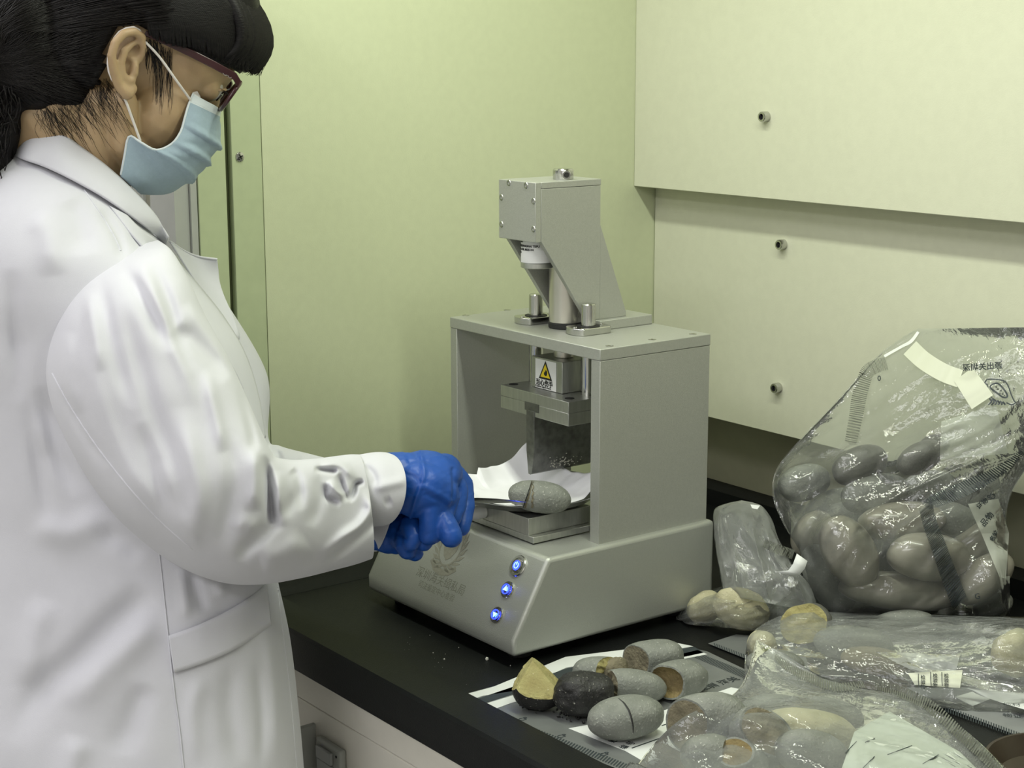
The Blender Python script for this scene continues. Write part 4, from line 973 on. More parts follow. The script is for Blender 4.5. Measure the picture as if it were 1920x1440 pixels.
_p = at(1012, 930, 2, .150); st('grey oval stone split open under the press blade, on white paper', 1012, 930, 118, 58, -8, float((_p-CAM_C)@_F), 80, m=M_sg, seed=51, sub=5, lump=.025, sq=2.2)
so = [o for o in COL.objects if o.get('label', '').startswith('grey oval stone split open')][0]
zmin = min(v.co.z for v in so.data.vertices)+so.location.z
so.location.z += (DC[2]+.0016)-zmin
bpy.context.view_layer.update()
def raypts(o, pts):
    inv = o.matrix_world.inverted(); hits = []
    for (qx, qy) in pts:
        d = _F+_R*((qx-960)/CAM_F)+_U*((720-qy)/CAM_F)
        ok, hp, hn, _ = o.ray_cast(inv @ Vector(CAM_C), (inv.to_3x3() @ Vector(d)).normalized())
        if ok: hits.append((np.array(o.matrix_world @ hp), np.array(hn)))
        else: hits.append(None)
    return hits
def surf_poly(name, o, rowL, rowR, m, off=.0004, n=1):
    L_ = raypts(o, rowL); R_ = raypts(o, rowR); V = []; ok = []
    for a, b in zip(L_, R_):
        if a is None or b is None: continue
        mid_ = (a[0]+b[0])/2-(a[1]+b[1])*.5*.0006
        V += [a[0]+a[1]*off, mid_+(a[1])*off*.3, b[0]+b[1]*off]; ok.append(1)
    k = len(ok)
    if k < 2: return None
    return mesh_obj(name, V, [f for i in range(k-1) for f in ((3*i, 3*i+1, 3*i+4, 3*i+3), (3*i+1, 3*i+2, 3*i+5, 3*i+4))], m, o)
ys = np.linspace(903, 952, 10)
surf_poly('split_face', so, [(998-(y-903)*.30+math.sin(y)*.8, y) for y in ys], [(1000+math.sin(y*1.7)*1.5, y) for y in ys], M_gcore, .0009)
surf_poly('crack', so, [(997-(y-903)*.34, y) for y in ys], [(999-(y-903)*.30, y) for y in ys], M_black, .0013)
bm = bmesh.new(); rng = random.Random(3)
for i in range(46):
    p = at(rng.gauss(985, 13), rng.gauss(947, 3), 2, DC[2]+.003)
    if abs(p[0]-DC[0]) > .05 or p[1] < .085: pass
    crumb(p[0], p[1], rng.uniform(.0006, .0022), DC[2]+.0028)
tag(from_bm('tan_crumbs', bm, M_pale), 'tan crumbs under the split stone on the white paper', 'crumbs', kind='stuff')
# powder marks on the blade are flecks of stone
bm = bmesh.new()
for i in range(70):
    px, py = rng.gauss(1062, 16), 868+rng.gauss(0, 7)
    p = at(px, py, 0, tx+.0066)
    if .135 < p[1] < .203 and p[2] > .153:
        w = 0.0; r = rng.uniform(.0003, .0009)
        xw = tx+(.0032+(p[2]-.152)/(.178-.152)*.0042 if p[2] < .178 else .0074)
        bmesh.ops.create_icosphere(bm, subdivisions=1, radius=1, matrix=Matrix.Translation((xw, p[1], p[2])) @ Matrix.Diagonal((r*.4, r*1.5, r, 1)))
fl_ = from_bm('stone_dust_flecks', bm, mat('dust', (.45, .44, .38), .9), mc); fl_['kind'] = 'stuff'
# flat steel spatula held in the right glove, pointing at the crack
A = atd(868, 937, 1.628); B = atd(987, 941, 1.612)
ax = (B-A)/np.linalg.norm(B-A); sd = np.cross(ax, np.array([0, 0, 1.0])); sd /= np.linalg.norm(sd); up_ = np.cross(sd, ax)
V = []; F_ = []; secs = ((0, .0035, .0012), (.25, .0055, .0010), (.55, .0050, .0008), (.85, .0025, .0005), (1, .0004, .0003))
tl = np.array([.25*sd*0+up_ for _ in range(1)])[0]
wdir = sd*.75+up_*.66
wdir /= np.linalg.norm(wdir); nd = np.cross(ax, wdir)
for t, w, h in secs:
    c_ = A+(B-A)*t
    V += [c_-wdir*w, c_+nd*h, c_+wdir*w, c_-nd*h]
for i in range(len(secs)-1):
    for k in range(4): F_.append((4*i+k, 4*i+(k+1) % 4, 4*(i+1)+(k+1) % 4, 4*(i+1)+k))
F_ += [(3, 2, 1, 0), (4*len(secs)-4, 4*len(secs)-3, 4*len(secs)-2, 4*len(secs)-1)]
sp = thing('spatula', tuple(A), 'flat steel spatula held in the right glove, its tip at the split stone', 'spatula')
mesh_obj('spatula_blade', V, F_, M_steel, sp, smooth=40)
hA = A-ax*.085+np.array([0, 0, .004])
tube('spatula_handle', [A+ax*.004, A-ax*.02, hA], [.0022, .0030, .0034], M_cyl, sp, 12)
# ------------------------------------------------------------------ the person
M_coat = mat('white_cotton', (.60, .60, .645), .85, noise_amt=.02, bump=.12, bump_scale=1400, sheen=.15)
M_skin = mat('skin', (.45, .315, .175), .5, noise_amt=.10, noise_scale=35, bump=.12, bump_scale=700, sub=.12)
M_hair = mat('black_hair', (.007, .006, .006), .55, noise_amt=.4, noise_scale=90, bump=.5, bump_scale=240, stretch=(1, 1, 6), spec=.22)
M_strand = mat('hair_strand', (.008, .0065, .006), .42, spec=.30)
M_mask = mat('mask_blue', (.32, .42, .49), .8, noise_amt=.05, noise_scale=300, bump=.2, bump_scale=1500, sheen=.1)
M_maskw = mat('mask_white', (.62, .68, .70), .8, bump=.2, bump_scale=1500)
M_strap = mat('ear_loop_white', (.72, .68, .64), .8)
M_frame = mat('dark_red_frame', (.035, .006, .009), .3, coat=.2)
M_eye = mat('eye_white', (.55, .52, .48), .2)
M_iris = mat('iris_dark', (.015, .01, .008), .1)
M_glove = mat('blue_nitrile', (.010, .075, .36), .42, noise_amt=.12, noise_scale=40, bump=.35, bump_scale=160, spec=.4)
M_inner = mat('sleeve_lining_grey', (.40, .40, .41), .85)

azf = math.atan2(RH[1], RH[0])+math.radians(17); pt_ = math.radians(29)
hf = np.array([math.cos(azf), math.sin(azf), 0])
hF = hf*math.cos(pt_)-ZH*math.sin(pt_); hU = hf*math.sin(pt_)+ZH*math.cos(pt_); hR = np.cross(hF, hU)
P_ear = atd(256, 132, 1.49); HO = P_ear-hR*.074
def H(a, b, c): return HO+hF*a+hR*b+hU*c         # head frame: forward, right, up
def HP(px, py, lat):
    d = _F+_R*((px-960)/CAM_F)+_U*((720-py)/CAM_F); o = HO+hR*lat
    return CAM_C+d*(((o-CAM_C)@hR)/(d@hR))
def HPl(px, py, lat):
    p = HP(px, py, lat)-HO; return np.array([p@hF, p@hR, p@hU])
person = thing('person', (float(HO[0]), float(HO[1]), FZ), 'person in white lab coat, mask and dark red glasses, gloved hands at the press tray', 'person')

def bm_ell(bm, c, r, ax=None, sub=3):
    A = np.array(ax) if ax is not None else np.eye(3)
    V, Fc = ico(sub); P = (V*np.array(r)) @ A+np.array(c); vs = [bm.verts.new(p) for p in P.tolist()]
    for f in Fc: bm.faces.new([vs[i] for i in f])
def bm_caps(bm, pts, rad, n=16):
    """chain of tapered capsules"""
    pts = [np.array(p) for p in pts]
    for p, r in zip(pts, rad): bm_ell(bm, p, (r, r, r), sub=2)
    for (p, q, r, s) in zip(pts[:-1], pts[1:], rad[:-1], rad[1:]):
        d = q-p; L_ = np.linalg.norm(d)
        if L_ < 1e-5: continue
        bm_lathe(bm, tuple(p), tuple(d/L_), [(0, 0), (r, 0), (s, L_), (0, L_)], n)
def remesh(name, bm, vox, m, parent, smooth_it=4, fac=.5):
    me = bpy.data.meshes.new(name); bmesh.ops.recalc_face_normals(bm, faces=bm.faces)
    bm.to_mesh(me); bm.free(); o = bpy.data.objects.new(name, me); COL.objects.link(o)
    r = o.modifiers.new('r', 'REMESH'); r.mode = 'VOXEL'; r.voxel_size = vox
    s = o.modifiers.new('s', 'SMOOTH'); s.iterations = smooth_it; s.factor = fac
    dg = bpy.context.evaluated_depsgraph_get(); me2 = bpy.data.meshes.new_from_object(o.evaluated_get(dg)); bpy.data.objects.remove(o)
    n = len(me2.vertices); co = np.zeros(n*3); me2.vertices.foreach_get('co', co); co = co.reshape(-1, 3); c = co.mean(0)
    me2.vertices.foreach_set('co', (co-c).ravel()); me2.update(); me2.materials.clear(); me2.name = name
    return finish(name, me2, m, parent, smooth=180, c=c)
HA = [hF, hR, hU]
# --- head, neck, ear
bm = bmesh.new()
bm_ell(bm, H(-.012, 0, .050), (.094, .072, .088), HA, 4)
bm_ell(bm, H(.034, 0, .036), (.053, .066, .060), HA)
bm_ell(bm, H(.040, 0, -.020), (.041, .062, .058), HA)
bm_ell(bm, H(.030, 0, -.058), (.042, .052, .036), HA)
bm_ell(bm, H(.062, 0, -.058), (.020, .030, .020), HA)
bm_ell(bm, H(.062, 0, -.078), (.015, .020, .014), HA)
bm_ell(bm, H(.075, 0, .038), (.012, .044, .014), HA)
bm_caps(bm, [H(.078, 0, .022), H(.082, 0, .004), H(.087, 0, -.018)], [.0065, .0075, .0095])
for sg in (1, -1):
    bm_ell(bm, H(.055, sg*.034, -.012), (.018, .021, .020), HA)
    bm_ell(bm, H(.066, sg*.031, .018), (.014, .019, .013), HA)
    bm_caps(bm, [H(.002, sg*.056, -.030), H(.020, sg*.051, -.062), H(.046, sg*.032, -.078), H(.060, sg*.012, -.082)], [.014, .014, .012, .012], 20)
neck = [H(-.028, 0, -.02), H(-.040, 0, -.070), atd(145, 290, 1.575), atd(110, 370, 1.585)]
bm_caps(bm, neck, [.054, .053, .056, .062], 28)
bm_caps(bm, [H(-.014, .040, -.040), atd(175, 330, 1.55)], [.022, .030], 24)
bm_ell(bm, atd(80, 470, 1.60), (.080, .085, .07))
for sg in (1, -1):
    E_ = lambda px, py, lt: (lambda q: H(q[0], sg*q[1], q[2]))(HPl(px, py, lt))
    rim = [(262, 112, .073), (270, 92, .077), (267, 70, .081), (252, 59, .085), (232, 63, .089), (216, 80, .091), (209, 104, .091), (213, 132, .088), (222, 158, .083), (235, 174, .080)]
    bm_caps(bm, [E_(*p) for p in rim], [.0030, .0036, .0038, .0040, .0042, .0042, .0042, .0042, .0048, .0062], 10)
    bm_caps(bm, [E_(238, 176, .079), E_(248, 166, .076)], [.0062, .0050], 10)
    anti = [(246, 84, .081), (233, 96, .083), (226, 118, .083), (229, 140, .082), (240, 152, .080), (249, 150, .078)]
    bm_caps(bm, [E_(*p) for p in anti], [.0030, .0040, .0042, .0040, .0036, .0034], 10)
    bm_caps(bm, [E_(246, 84, .081), E_(256, 78, .079)], [.003, .0028], 8)
    bm_caps(bm, [E_(254, 124, .077), E_(252, 138, .077)], [.0038, .0040], 10)
    bm_caps(bm, [E_(262, 112, .073), E_(244, 110, .076)], [.0030, .0024], 8)
    for p in ((236, 90), (228, 108), (226, 130), (234, 150), (246, 100), (250, 76), (240, 130)): bm_ell(bm, E_(p[0], p[1], .070), (.010, .005, .010), HA, 2)
body = remesh('body', bm, .0018, M_skin, person, 4)
# --- eye and lids
ey = H(.0700, .031, .019)
eb_ = bmesh.new(); bm_ell(eb_, ey, (.0118, .0118, .0118), HA, 3); eye = from_bm('eyeball', eb_, M_eye, body, smooth=180)
gz = hF*.94+hU*-.20+hR*.05; gz /= np.linalg.norm(gz)
lathe('iris', tuple(ey+gz*.0108), tuple(gz), [(0, .0022), (.0035, .0020), (.0058, .0008), (.0058, 0)], M_iris, eye, 20)
bm = bmesh.new()
def lid(c0, c1, r, up): 
    pts = []
    for k in range(9):
        t = -1.15+2.3*k/8; pts.append(ey+hF*(.0128*math.cos(t))+hR*(.0135*math.sin(t))+hU*(up*(math.cos(t*1.2))))
    bm_tube(bm, pts, [r*(.5+.5*math.cos(q)) for q in np.linspace(-1, 1, 9)], 8)
lid(0, 0, .0014, .0056)
from_bm('eyelid', bm, M_skin, body, smooth=180)
bm = bmesh.new()
for k in range(16):
    t = -.9+2.0*k/15; b0 = ey+hF*(.0150*math.cos(t))+hR*(.0150*math.sin(t))+hU*.0040
    d = hF*math.cos(t)+hR*math.sin(t)*.9-hU*.25
    bm_tube(bm, [b0, b0+d*.003+hU*-.0006, b0+d*.005+hU*.0004], [.0003, .0002, .0001], 5)
from_bm('eyelashes', bm, M_strand, body)
# --- mask
rows = [((362, 176, .053), (409, 206)), ((353, 198, .059), (409, 224)), ((346, 222, .063), (408, 248)), ((338, 248, .066), (405, 270)), ((320, 271, .069), (391, 291)), ((292, 281, .071), (376, 314)),
        ((264, 267, .071), (350, 338)), ((242, 256, .068), (320, 356)), ((233, 294, .065), (292, 363)), ((226, 330, .061), (262, 360))]
Ea = np.array([HPl(*r[0]) for r in rows]); Ma = np.array([HPl(r[1][0], r[1][1], 0.0) for r in rows])
nr, ns = 70, 44; tt = np.linspace(0, 1, nr); Ec = catmull(Ea, tt); Mc = catmull(Ma, tt)
ss = np.linspace(0, 1, ns); V = []
for j in range(nr):
    for i in range(ns):
        s = ss[i]; w = math.sin(s*PI/2)**.9
        a = Ec[j, 0]+(Mc[j, 0]-Ec[j, 0])*w; c = Ec[j, 2]+(Mc[j, 2]-Ec[j, 2])*w; b = Ec[j, 1]*math.cos(s*PI/2)**.8 if s < 1 else 0
        # pleats fanning out from the gathered side
        x = tt[j]; pl = 0
        for c0, w0 in ((.32, .05), (.47, .05), (.62, .05)):
            q = (x-(c0+(s-.5)*.10))/w0
            if -1 < q < 0: pl += .0045*(1+q)
            elif 0 <= q < .25: pl += .0045*(1-q/.25)
        pl *= min(1, s*3+.15)
        wr = noise.noise(Vector((x*9, s*4, 2.2)))*.0016+noise.noise(Vector((x*22, s*5, 7)))*.0006
        nrm = np.array([w, 1-w*.8, 0.0]); nrm /= np.linalg.norm(nrm); off = (pl+wr)*nrm
        V.append((a+off[0], b+off[1], c))
Vh = np.array(V); full = [H(*p) for p in Vh]+[H(p[0], -p[1], p[2]) for p in Vh.reshape(nr, ns, 3)[:, ::-1].reshape(-1, 3)]
F_ = []
for q0 in (0, nr*ns):
    for j in range(nr-1):
        for i in range(ns-1): F_.append((q0+j*ns+i, q0+j*ns+i+1, q0+(j+1)*ns+i+1, q0+(j+1)*ns+i))
mk = mesh_obj('face_mask', full, F_, [M_mask, M_maskw], person, smooth=180)
for k, p in enumerate(mk.data.polygons):
    j = (k % ((nr-1)*(ns-1)))//(ns-1)
    if j < nr*.085: p.material_index = 1
mk.modifiers.new('thickness', 'SOLIDIFY').thickness = .0012
G = Vh.reshape(nr, ns, 3)
for sg in (1, -1): tube('mask_binding', [H(G[j, 0, 0], sg*(G[j, 0, 1]+.0006), G[j, 0, 2]) for j in range(0, nr, 2)], .0011, M_maskw, mk, 8)
tube('mask_top_seam', [H(*(G[int(nr*.085), i]+np.array([.0003, .0010, 0]))) for i in range(0, ns, 3)], .0005, M_maskw, mk, 6)
q = [HP(361, 173, .0535), HP(370, 171, .0535), HP(376, 181, .050), HP(364, 190, .052)]
bm = bmesh.new(); A_ = [bm.verts.new(p) for p in q]; B_ = [bm.verts.new(p-hR*.0012) for p in q]; bm.faces.new(A_); bm.faces.new(B_[::-1])
for i in range(4): bm.faces.new((A_[i], B_[i], B_[(i+1) % 4], A_[(i+1) % 4]))
from_bm('mask_tab', bm, M_strap, mk)
bm = bmesh.new()      # stitched dots along the side hem and the nose strip
for k in range(16):
    for o_ in (0, 5, 9):
        p = HP(245-k*.95+o_, 262+k*4.7, .0655-k*.0004+o_*.0001); bm_ell(bm, p, (.0005, .0005, .0005), sub=1)
from_bm('hem_stitches', bm, M_maskw, mk)['kind'] = 'stuff'
for sg in (1, -1):
    L1 = [HPl(274, 80, .081), HPl(300, 108, .0765), HPl(330, 150, .071), HPl(357, 187, .058)]
    L2 = [HPl(227, 170, .082), HPl(238, 195, .078), HPl(250, 228, .073), HPl(263, 264, .069)]
    L0 = [HPl(227, 170, .082), HPl(206, 140, .084), HPl(204, 100, .083), HPl(222, 62, .082), HPl(255, 52, .080), HPl(274, 80, .081)]
    for LL in (L1, L2, L0): tube('ear_loop', [H(p[0], sg*p[1], p[2]) for p in catmull(np.array(LL), np.linspace(0, 1, 14))], .0012, M_strap, mk, 8)
# --- glasses
gl_ = []
gT, gB = HPl(452, 153, .068), HPl(415, 204, .066)
ax1 = gT-gB; hgt = np.linalg.norm(ax1[[0, 2]])
gcx = (gT+gB)/2
def lens_pt(u, v, lt0):   # u lateral -1..1 nasal->temporal, v vertical -1..1
    lat = lt0+u*.027
    a = gcx[0]+ax1[0]*v*.5-(.0045*(lat/.068)**2-.0045); c = gcx[2]+ax1[2]*v*.5
    return a, lat, c
gd = None
for sg in (1, -1):
    ring = []
    for k in range(48):
        t = 2*PI*k/48; cu, cv = math.cos(t), math.sin(t); e = 3.2
        rr = (abs(cu)**e+abs(cv)**e)**(-1/e); u, v = cu*rr, cv*rr; u = u*(1-.05*(v < 0)*abs(v))
        a, b, c = lens_pt(u, v, .0405); ring.append(H(a, sg*b, c))
    if gd is None: 
        gd = tag(mesh_obj('glasses', [H(0, 0, 0)]*3, [], M_frame, person), None) if False else None
    bm = bmesh.new(); bm_tube(bm, ring+[ring[0], ring[1]], .0021, 8, cap=False)
    rim_o = from_bm('glasses_frame' if sg == 1 else 'glasses_rim', bm, M_frame, person if sg == 1 else gframe, smooth=180)
    if sg == 1: gframe = rim_o
    cen = sum(ring)/len(ring); mesh_obj('lens', [cen-hF*.0]+ring, [(0, 1+k, 1+(k+1) % 48) for k in range(48)], film_mat('lens_glass', haze=.02, gloss=.3, rough=.02) if sg == 1 else MATS['lens_glass'], gframe, smooth=180)
    T = [lens_pt(1.02, .82, .0405), HPl(440, 143, .0705), HPl(400, 121, .0735), HPl(357, 99, .0745), HPl(300, 74, .0750), HPl(272, 62, .0745)]
    bm = bmesh.new(); tp_ = [H(p[0], sg*p[1], p[2]) for p in T]; prev = None
    for i, p in enumerate(tp_):
        w = .0034 if i < 4 else .0025; q = [bm.verts.new(p+hU*w+hR*.0008), bm.verts.new(p-hU*w+hR*.0008), bm.verts.new(p-hU*w-hR*.0012), bm.verts.new(p+hU*w-hR*.0012)]
        if prev:
            for k in range(4): bm.faces.new((prev[k], prev[(k+1) % 4], q[(k+1) % 4], q[k]))
        else: bm.faces.new(q)
        prev = q
    bm.faces.new(prev[::-1]); from_bm('temple_arm', bm, M_frame, gframe, smooth=40, bevel=.0006)
a0_, b0_, c0_ = lens_pt(-1, .35, .0405)
tube('nose_bridge', [H(a0_, b0_, c0_), H(a0_+.002, 0, c0_+.003), H(a0_, -b0_, c0_)], .0019, M_frame, gframe, 8)
bm = bmesh.new()
for (x0, y0, x1, y1) in ((418, 137, 421, 141), (421, 141, 426, 141), (427, 141, 430, 146), (430, 146, 434, 145)):
    bm_tube(bm, [HP(x0, y0, .0752), HP(x1, y1, .0752)], .0004, 5)
from_bm('silver_mark', bm, M_steel, gframe)
gframe['label'] = 'dark red plastic glasses frame'

# --- hair: a shell over the skull, cut along the hairline, plus a bun, locks and strands
hl_ = [(282, 66), (330, 94), (366, 106), (400, 122), (430, 132), (445, 140), (470, 140), (500, 120), (520, 60), (520, -120), (200, -220), (-60, -100), (-60, 240), (20, 240), (56, 200), (92, 203), (150, 188), (190, 160), (204, 130), (203, 100), (206, 80), (222, 58), (250, 48)]
HLp = np.array([HPl(x, y, .070)[[0, 2]] for x, y in hl_])
def inside(a, c, P):
    r = False; n = len(P); j = n-1
    for i in range(n):
        if (P[i][1] > c) != (P[j][1] > c) and a < (P[j][0]-P[i][0])*(c-P[i][1])/(P[j][1]-P[i][1])+P[i][0]: r = not r
        j = i
    return r
def edge_d(a, c, P):
    m_ = 9
    for i in range(len(P)):
        p, q = P[i], P[(i+1) % len(P)]; d = q-p; t = max(0, min(1, ((a-p[0])*d[0]+(c-p[1])*d[1])/(d@d))); m_ = min(m_, math.hypot(a-p[0]-d[0]*t, c-p[1]-d[1]*t))
    return m_
bm = bmesh.new()
nth, nph = 150, 90; G_ = {}
cen = np.array([-.010, 0, .040])
rx = np.array([.106, .0755, .108])
for j in range(nph+1):
    ph = -PI/2+PI*j/nph
    for i in range(nth):
        th = 2*PI*i/nth; d = np.array([math.cos(ph)*math.cos(th), math.cos(ph)*math.sin(th), math.sin(ph)])
        p = cen+d*rx
        # follow the lower occiput and the forehead
        if d[2] < 0 and d[0] < 0: p[0] -= .010*abs(d[2])
        if inside(p[0], p[2], HLp) and p[2] > -.085:
            e = min(1, edge_d(p[0], p[2], HLp)/.030); p = p+d*(.0115*e**.6)
            n_ = noise.noise(Vector((p[0]*18, p[1]*60, p[2]*60)))*.0020*e; p = p+d*n_
            G_[(i, j)] = bm.verts.new(H(*p))
for (i, j), v in list(G_.items()):
    k = ((i+1) % nth, j), ((i+1) % nth, j+1), (i, j+1)
    if all(q in G_ for q in k): bm.faces.new((v, G_[k[0]], G_[k[1]], G_[k[2]]))
bmesh.ops.delete(bm, geom=[v for v in bm.verts if not v.link_faces], context='VERTS')
bmesh.ops.recalc_face_normals(bm, faces=bm.faces)
s_ = sum(((f.calc_center_median()-Vector(H(*cen))).dot(f.normal) for f in bm.faces))
if s_ < 0: bmesh.ops.reverse_faces(bm, faces=bm.faces)
hair = from_bm('hair', bm, M_hair, person, smooth=180)
hair.modifiers.new('thickness', 'SOLIDIFY').thickness = .004; hair.modifiers['thickness'].offset = -1
rng = random.Random(12)
def on_shell(a, c, extra=.0):
    """point on the near side of the hair at head-frame (a, c)"""
    q = 1-((a-cen[0])/(rx[0]+.0115))**2-((c-cen[2])/(rx[2]+.0115))**2
    b = (rx[1]+.0115)*math.sqrt(max(q, .0)); return np.array([a, b+extra, c])
# fringe: locks falling over the forehead
bm = bmesh.new()
for k in range(64):
    lat = -.064+.128*k/63+rng.uniform(-.002, .002); cv = -.020*(lat/.06)**2
    sc_ = 1-.25*(lat/.06)**2
    w_ = max(0, (abs(lat)-.02)/.045)*26
    pth = [(400-w_, -40), (455-w_, -5), (488-w_, 42), (499-w_, 82), (492-w_, 112), (474-w_+rng.uniform(-8, 6), 134+rng.uniform(-6, 4))]
    pl = [HPl(x, y, 0) for x, y in pth]; pl = catmull(np.array(pl), np.linspace(0, 1, 12))
    pts = [H(p[0]+cv, lat*(.72+.28*min(1, t/5.)), p[2]) for t, p in enumerate(pl)]
    bm_tube(bm, pts, [.0075*(1-.75*(i/11)**3) for i in range(12)], 7)
for k in range(46):
    u = k/45; ex, ey_ = 470-u*190, 136-u*66+4*math.sin(u*9); lat = .060+.016*min(1, u*3)
    pth = [(300-u*190, -70), (372-u*190, -28-u*10), (430-u*185, 20-u*10), (ex-8, ey_-48), (ex+rng.uniform(-4, 4), ey_-4+rng.uniform(-4, 3))]
    pl = catmull(np.array([HPl(x, y, lat) for x, y in pth]), np.linspace(0, 1, 12))
    pts = [H(p[0], on_shell(p[0], p[2], -.0010)[1] if t < 10 else min(on_shell(p[0], p[2], -.003)[1], lat+.012), p[2]) for t, p in enumerate(pl)]
    bm_tube(bm, pts, [.0046*(1-.7*(i/11)**3) for i in range(12)], 7)
fr2 = from_bm('fringe', bm, M_hair, hair, smooth=180)
# hair combed back to a low bun and a curly tail
bm = bmesh.new()
BN = HPl(-8, 128, .012)
bm_ell(bm, H(BN[0], .010, BN[2]), (.040, .046, .050), HA); bm_ell(bm, H(*HPl(70, 120, .030)), (.045, .040, .045), HA); bm_ell(bm, H(*HPl(110, 150, .030)), (.040, .036, .026), HA)
bm_ell(bm, H(*HPl(30, 60, .035)), (.045, .042, .05), HA)
bm_caps(bm, [H(*HPl(0, 170, .02)), H(*HPl(-12, 240, .025)), H(*HPl(-20, 300, .03)), H(*HPl(-26, 350, .035))], [.030, .026, .020, .012])
bun = remesh('hair_bun', bm, .0035, M_hair, hair, 6)
# strands
def hair_curves(name, lines, r, parent):
    cu = bpy.data.curves.new(name, 'CURVE'); cu.dimensions = '3D'; cu.bevel_depth = r; cu.bevel_resolution = 0; cu.resolution_u = 2; cu.use_fill_caps = False
    for L_ in lines:
        sp_ = cu.splines.new('POLY'); sp_.points.add(len(L_)-1)
        for i, p in enumerate(L_): sp_.points[i].co = (*p, 1); sp_.points[i].radius = 1.0 if i < len(L_)-2 else .5
    o = bpy.data.objects.new(name, cu); COL.objects.link(o)
    dg = bpy.context.evaluated_depsgraph_get(); me = bpy.data.meshes.new_from_object(o.evaluated_get(dg)); bpy.data.objects.remove(o); me.materials.clear()
    o2 = finish(name, me, M_strand, parent); o2['kind'] = 'stuff'; return o2
lines = []
TG = np.array([BN[0]+.01, BN[2]])
bpy.context.view_layer.update()
def ray_hair(x, y, off):
    best = None; d = _F+_R*((x-960)/CAM_F)+_U*((720-y)/CAM_F)
    for o in (hair, bun, fr2):
        inv = o.matrix_world.inverted(); ok, hp, hn, _ = o.ray_cast(inv @ Vector(CAM_C), (inv.to_3x3() @ Vector(d)).normalized())
        if ok:
            w = o.matrix_world @ hp; q = (w-Vector(CAM_C)).length
            if best is None or q < best[0]: best = (q, w)
    return None if best is None else np.array(best[1])-(_F)*off
for k in range(2300):
    x, y = rng.uniform(-30, 470), rng.uniform(-20, 200); L_ = []; off = rng.uniform(.0003, .0022); jx, jy = rng.uniform(-25, 25), rng.uniform(-30, 30); n_ = rng.randint(7, 12)
    for i in range(n_):
        p = ray_hair(x, y, off)
        if p is None or (L_ and np.linalg.norm(p-L_[-1]) > .03): break
        L_.append(p)
        tx_, ty_ = -20+jx-x, 125+jy-y
        if x > 330: tx_, ty_ = -1.0, -.45-.5*(x-330)/140
        elif y < 60: ty_ = ty_*.35
        m_ = math.hypot(tx_, ty_)
        if m_ < 15: break
        x += tx_/m_*13; y += ty_/m_*13
    if len(L_) > 3: lines.append(L_)
for k in range(420):      # fringe strands
    lat = rng.uniform(-.060, .066); cv = -.020*(lat/.06)**2; o1 = rng.uniform(-3, 5)
    pth = [(400+o1, -40), (458+o1, -5), (491+o1, 42), (502+o1, 82), (495+o1, 112), (474+rng.uniform(-10, 12), 134+rng.uniform(-10, 8))]
    w_ = max(0, (abs(lat)-.02)/.045)*26; pth = [(x_-w_, y_) for x_, y_ in pth]
    pl = catmull(np.array([HPl(x, y, 0) for x, y in pth]), np.linspace(0, 1, 12)); lines.append([H(p[0]+cv+.001, lat*(.72+.28*min(1, t/5.)), p[2]) for t, p in enumerate(pl)])
hair_curves('hair_strands', lines, .00032, hair)
lines = []
for k in range(260):      # curly tail
    x, y = rng.uniform(-30, 40), rng.uniform(150, 210); lt = rng.uniform(.0, .06); L_ = []; a_ = rng.uniform(0, 6); am = rng.uniform(4, 13)
    for i in range(16):
        yy_ = y+i*rng.uniform(8, 12); xx = x-i*3.0+am*math.sin(a_+i*.75); L_.append(H(*HPl(xx, yy_, lt+.004*math.cos(a_+i*.75))))
    lines.append(L_)
hair_curves('tail_curls', lines, .0006, hair)
lines = []
nsurf = lambda x, y, ex: None
bpy.context.view_layer.update()
def on_body(o, x, y, off):
    inv = o.matrix_world.inverted(); d = _F+_R*((x-960)/CAM_F)+_U*((720-y)/CAM_F)
    ok, hp, hn, _ = o.ray_cast(inv @ Vector(CAM_C), (inv.to_3x3() @ Vector(d)).normalized())
    return (o.matrix_world @ hp)+(Vector(CAM_C)-(o.matrix_world @ hp)).normalized()*off if ok else None
def stray(n, gen, r):
    for k in range(n):
        P = gen(); L_ = []
        for (x, y) in P:
            p = on_body(body, x, y, .0008)
            if p is None: break
            L_.append(p)
        if len(L_) > 2: lines.append(L_)
def g_neck():
    x, y = rng.uniform(66, 205), 0; y = 206-max(0, (x-120))*.60+rng.uniform(-14, 8); c_ = rng.uniform(-1, 1); n_ = rng.randint(6, 16)
    return [(x+i*(2.5+3*c_)+math.sin(i*.4+c_*7)*5, y+i*(5+c_*2)) for i in range(n_)]
def g_side():
    x, y = rng.uniform(288, 322), 92+rng.uniform(-6, 10); c_ = rng.uniform(-1, 1); n_ = rng.randint(7, 13)
    return [(x+i*1.2*c_-i*i*.12*max(0, c_)+math.sin(i*.4+c_*5)*3, y+i*9.5) for i in range(n_)]
stray(200, g_neck, .0002); stray(60, g_side, .0002)
hair_curves('stray_hairs', lines, .00013, hair)
lines = []
for k in range(40):       # sideburn tuft before the ear
    x, y = rng.uniform(274, 302), rng.uniform(70, 96); L_ = []; w1 = rng.uniform(-.5, 2.4)
    for i in range(rng.randint(4, 11)):
        p = on_body(body, x+i*w1+math.sin(i*.8+k)*1.5, y+i*5.5, .0010)
        if p is not None: L_.append(p)
    if len(L_) > 3: lines.append(L_)
hair_curves('sideburn_hairs', lines, .0003, hair)
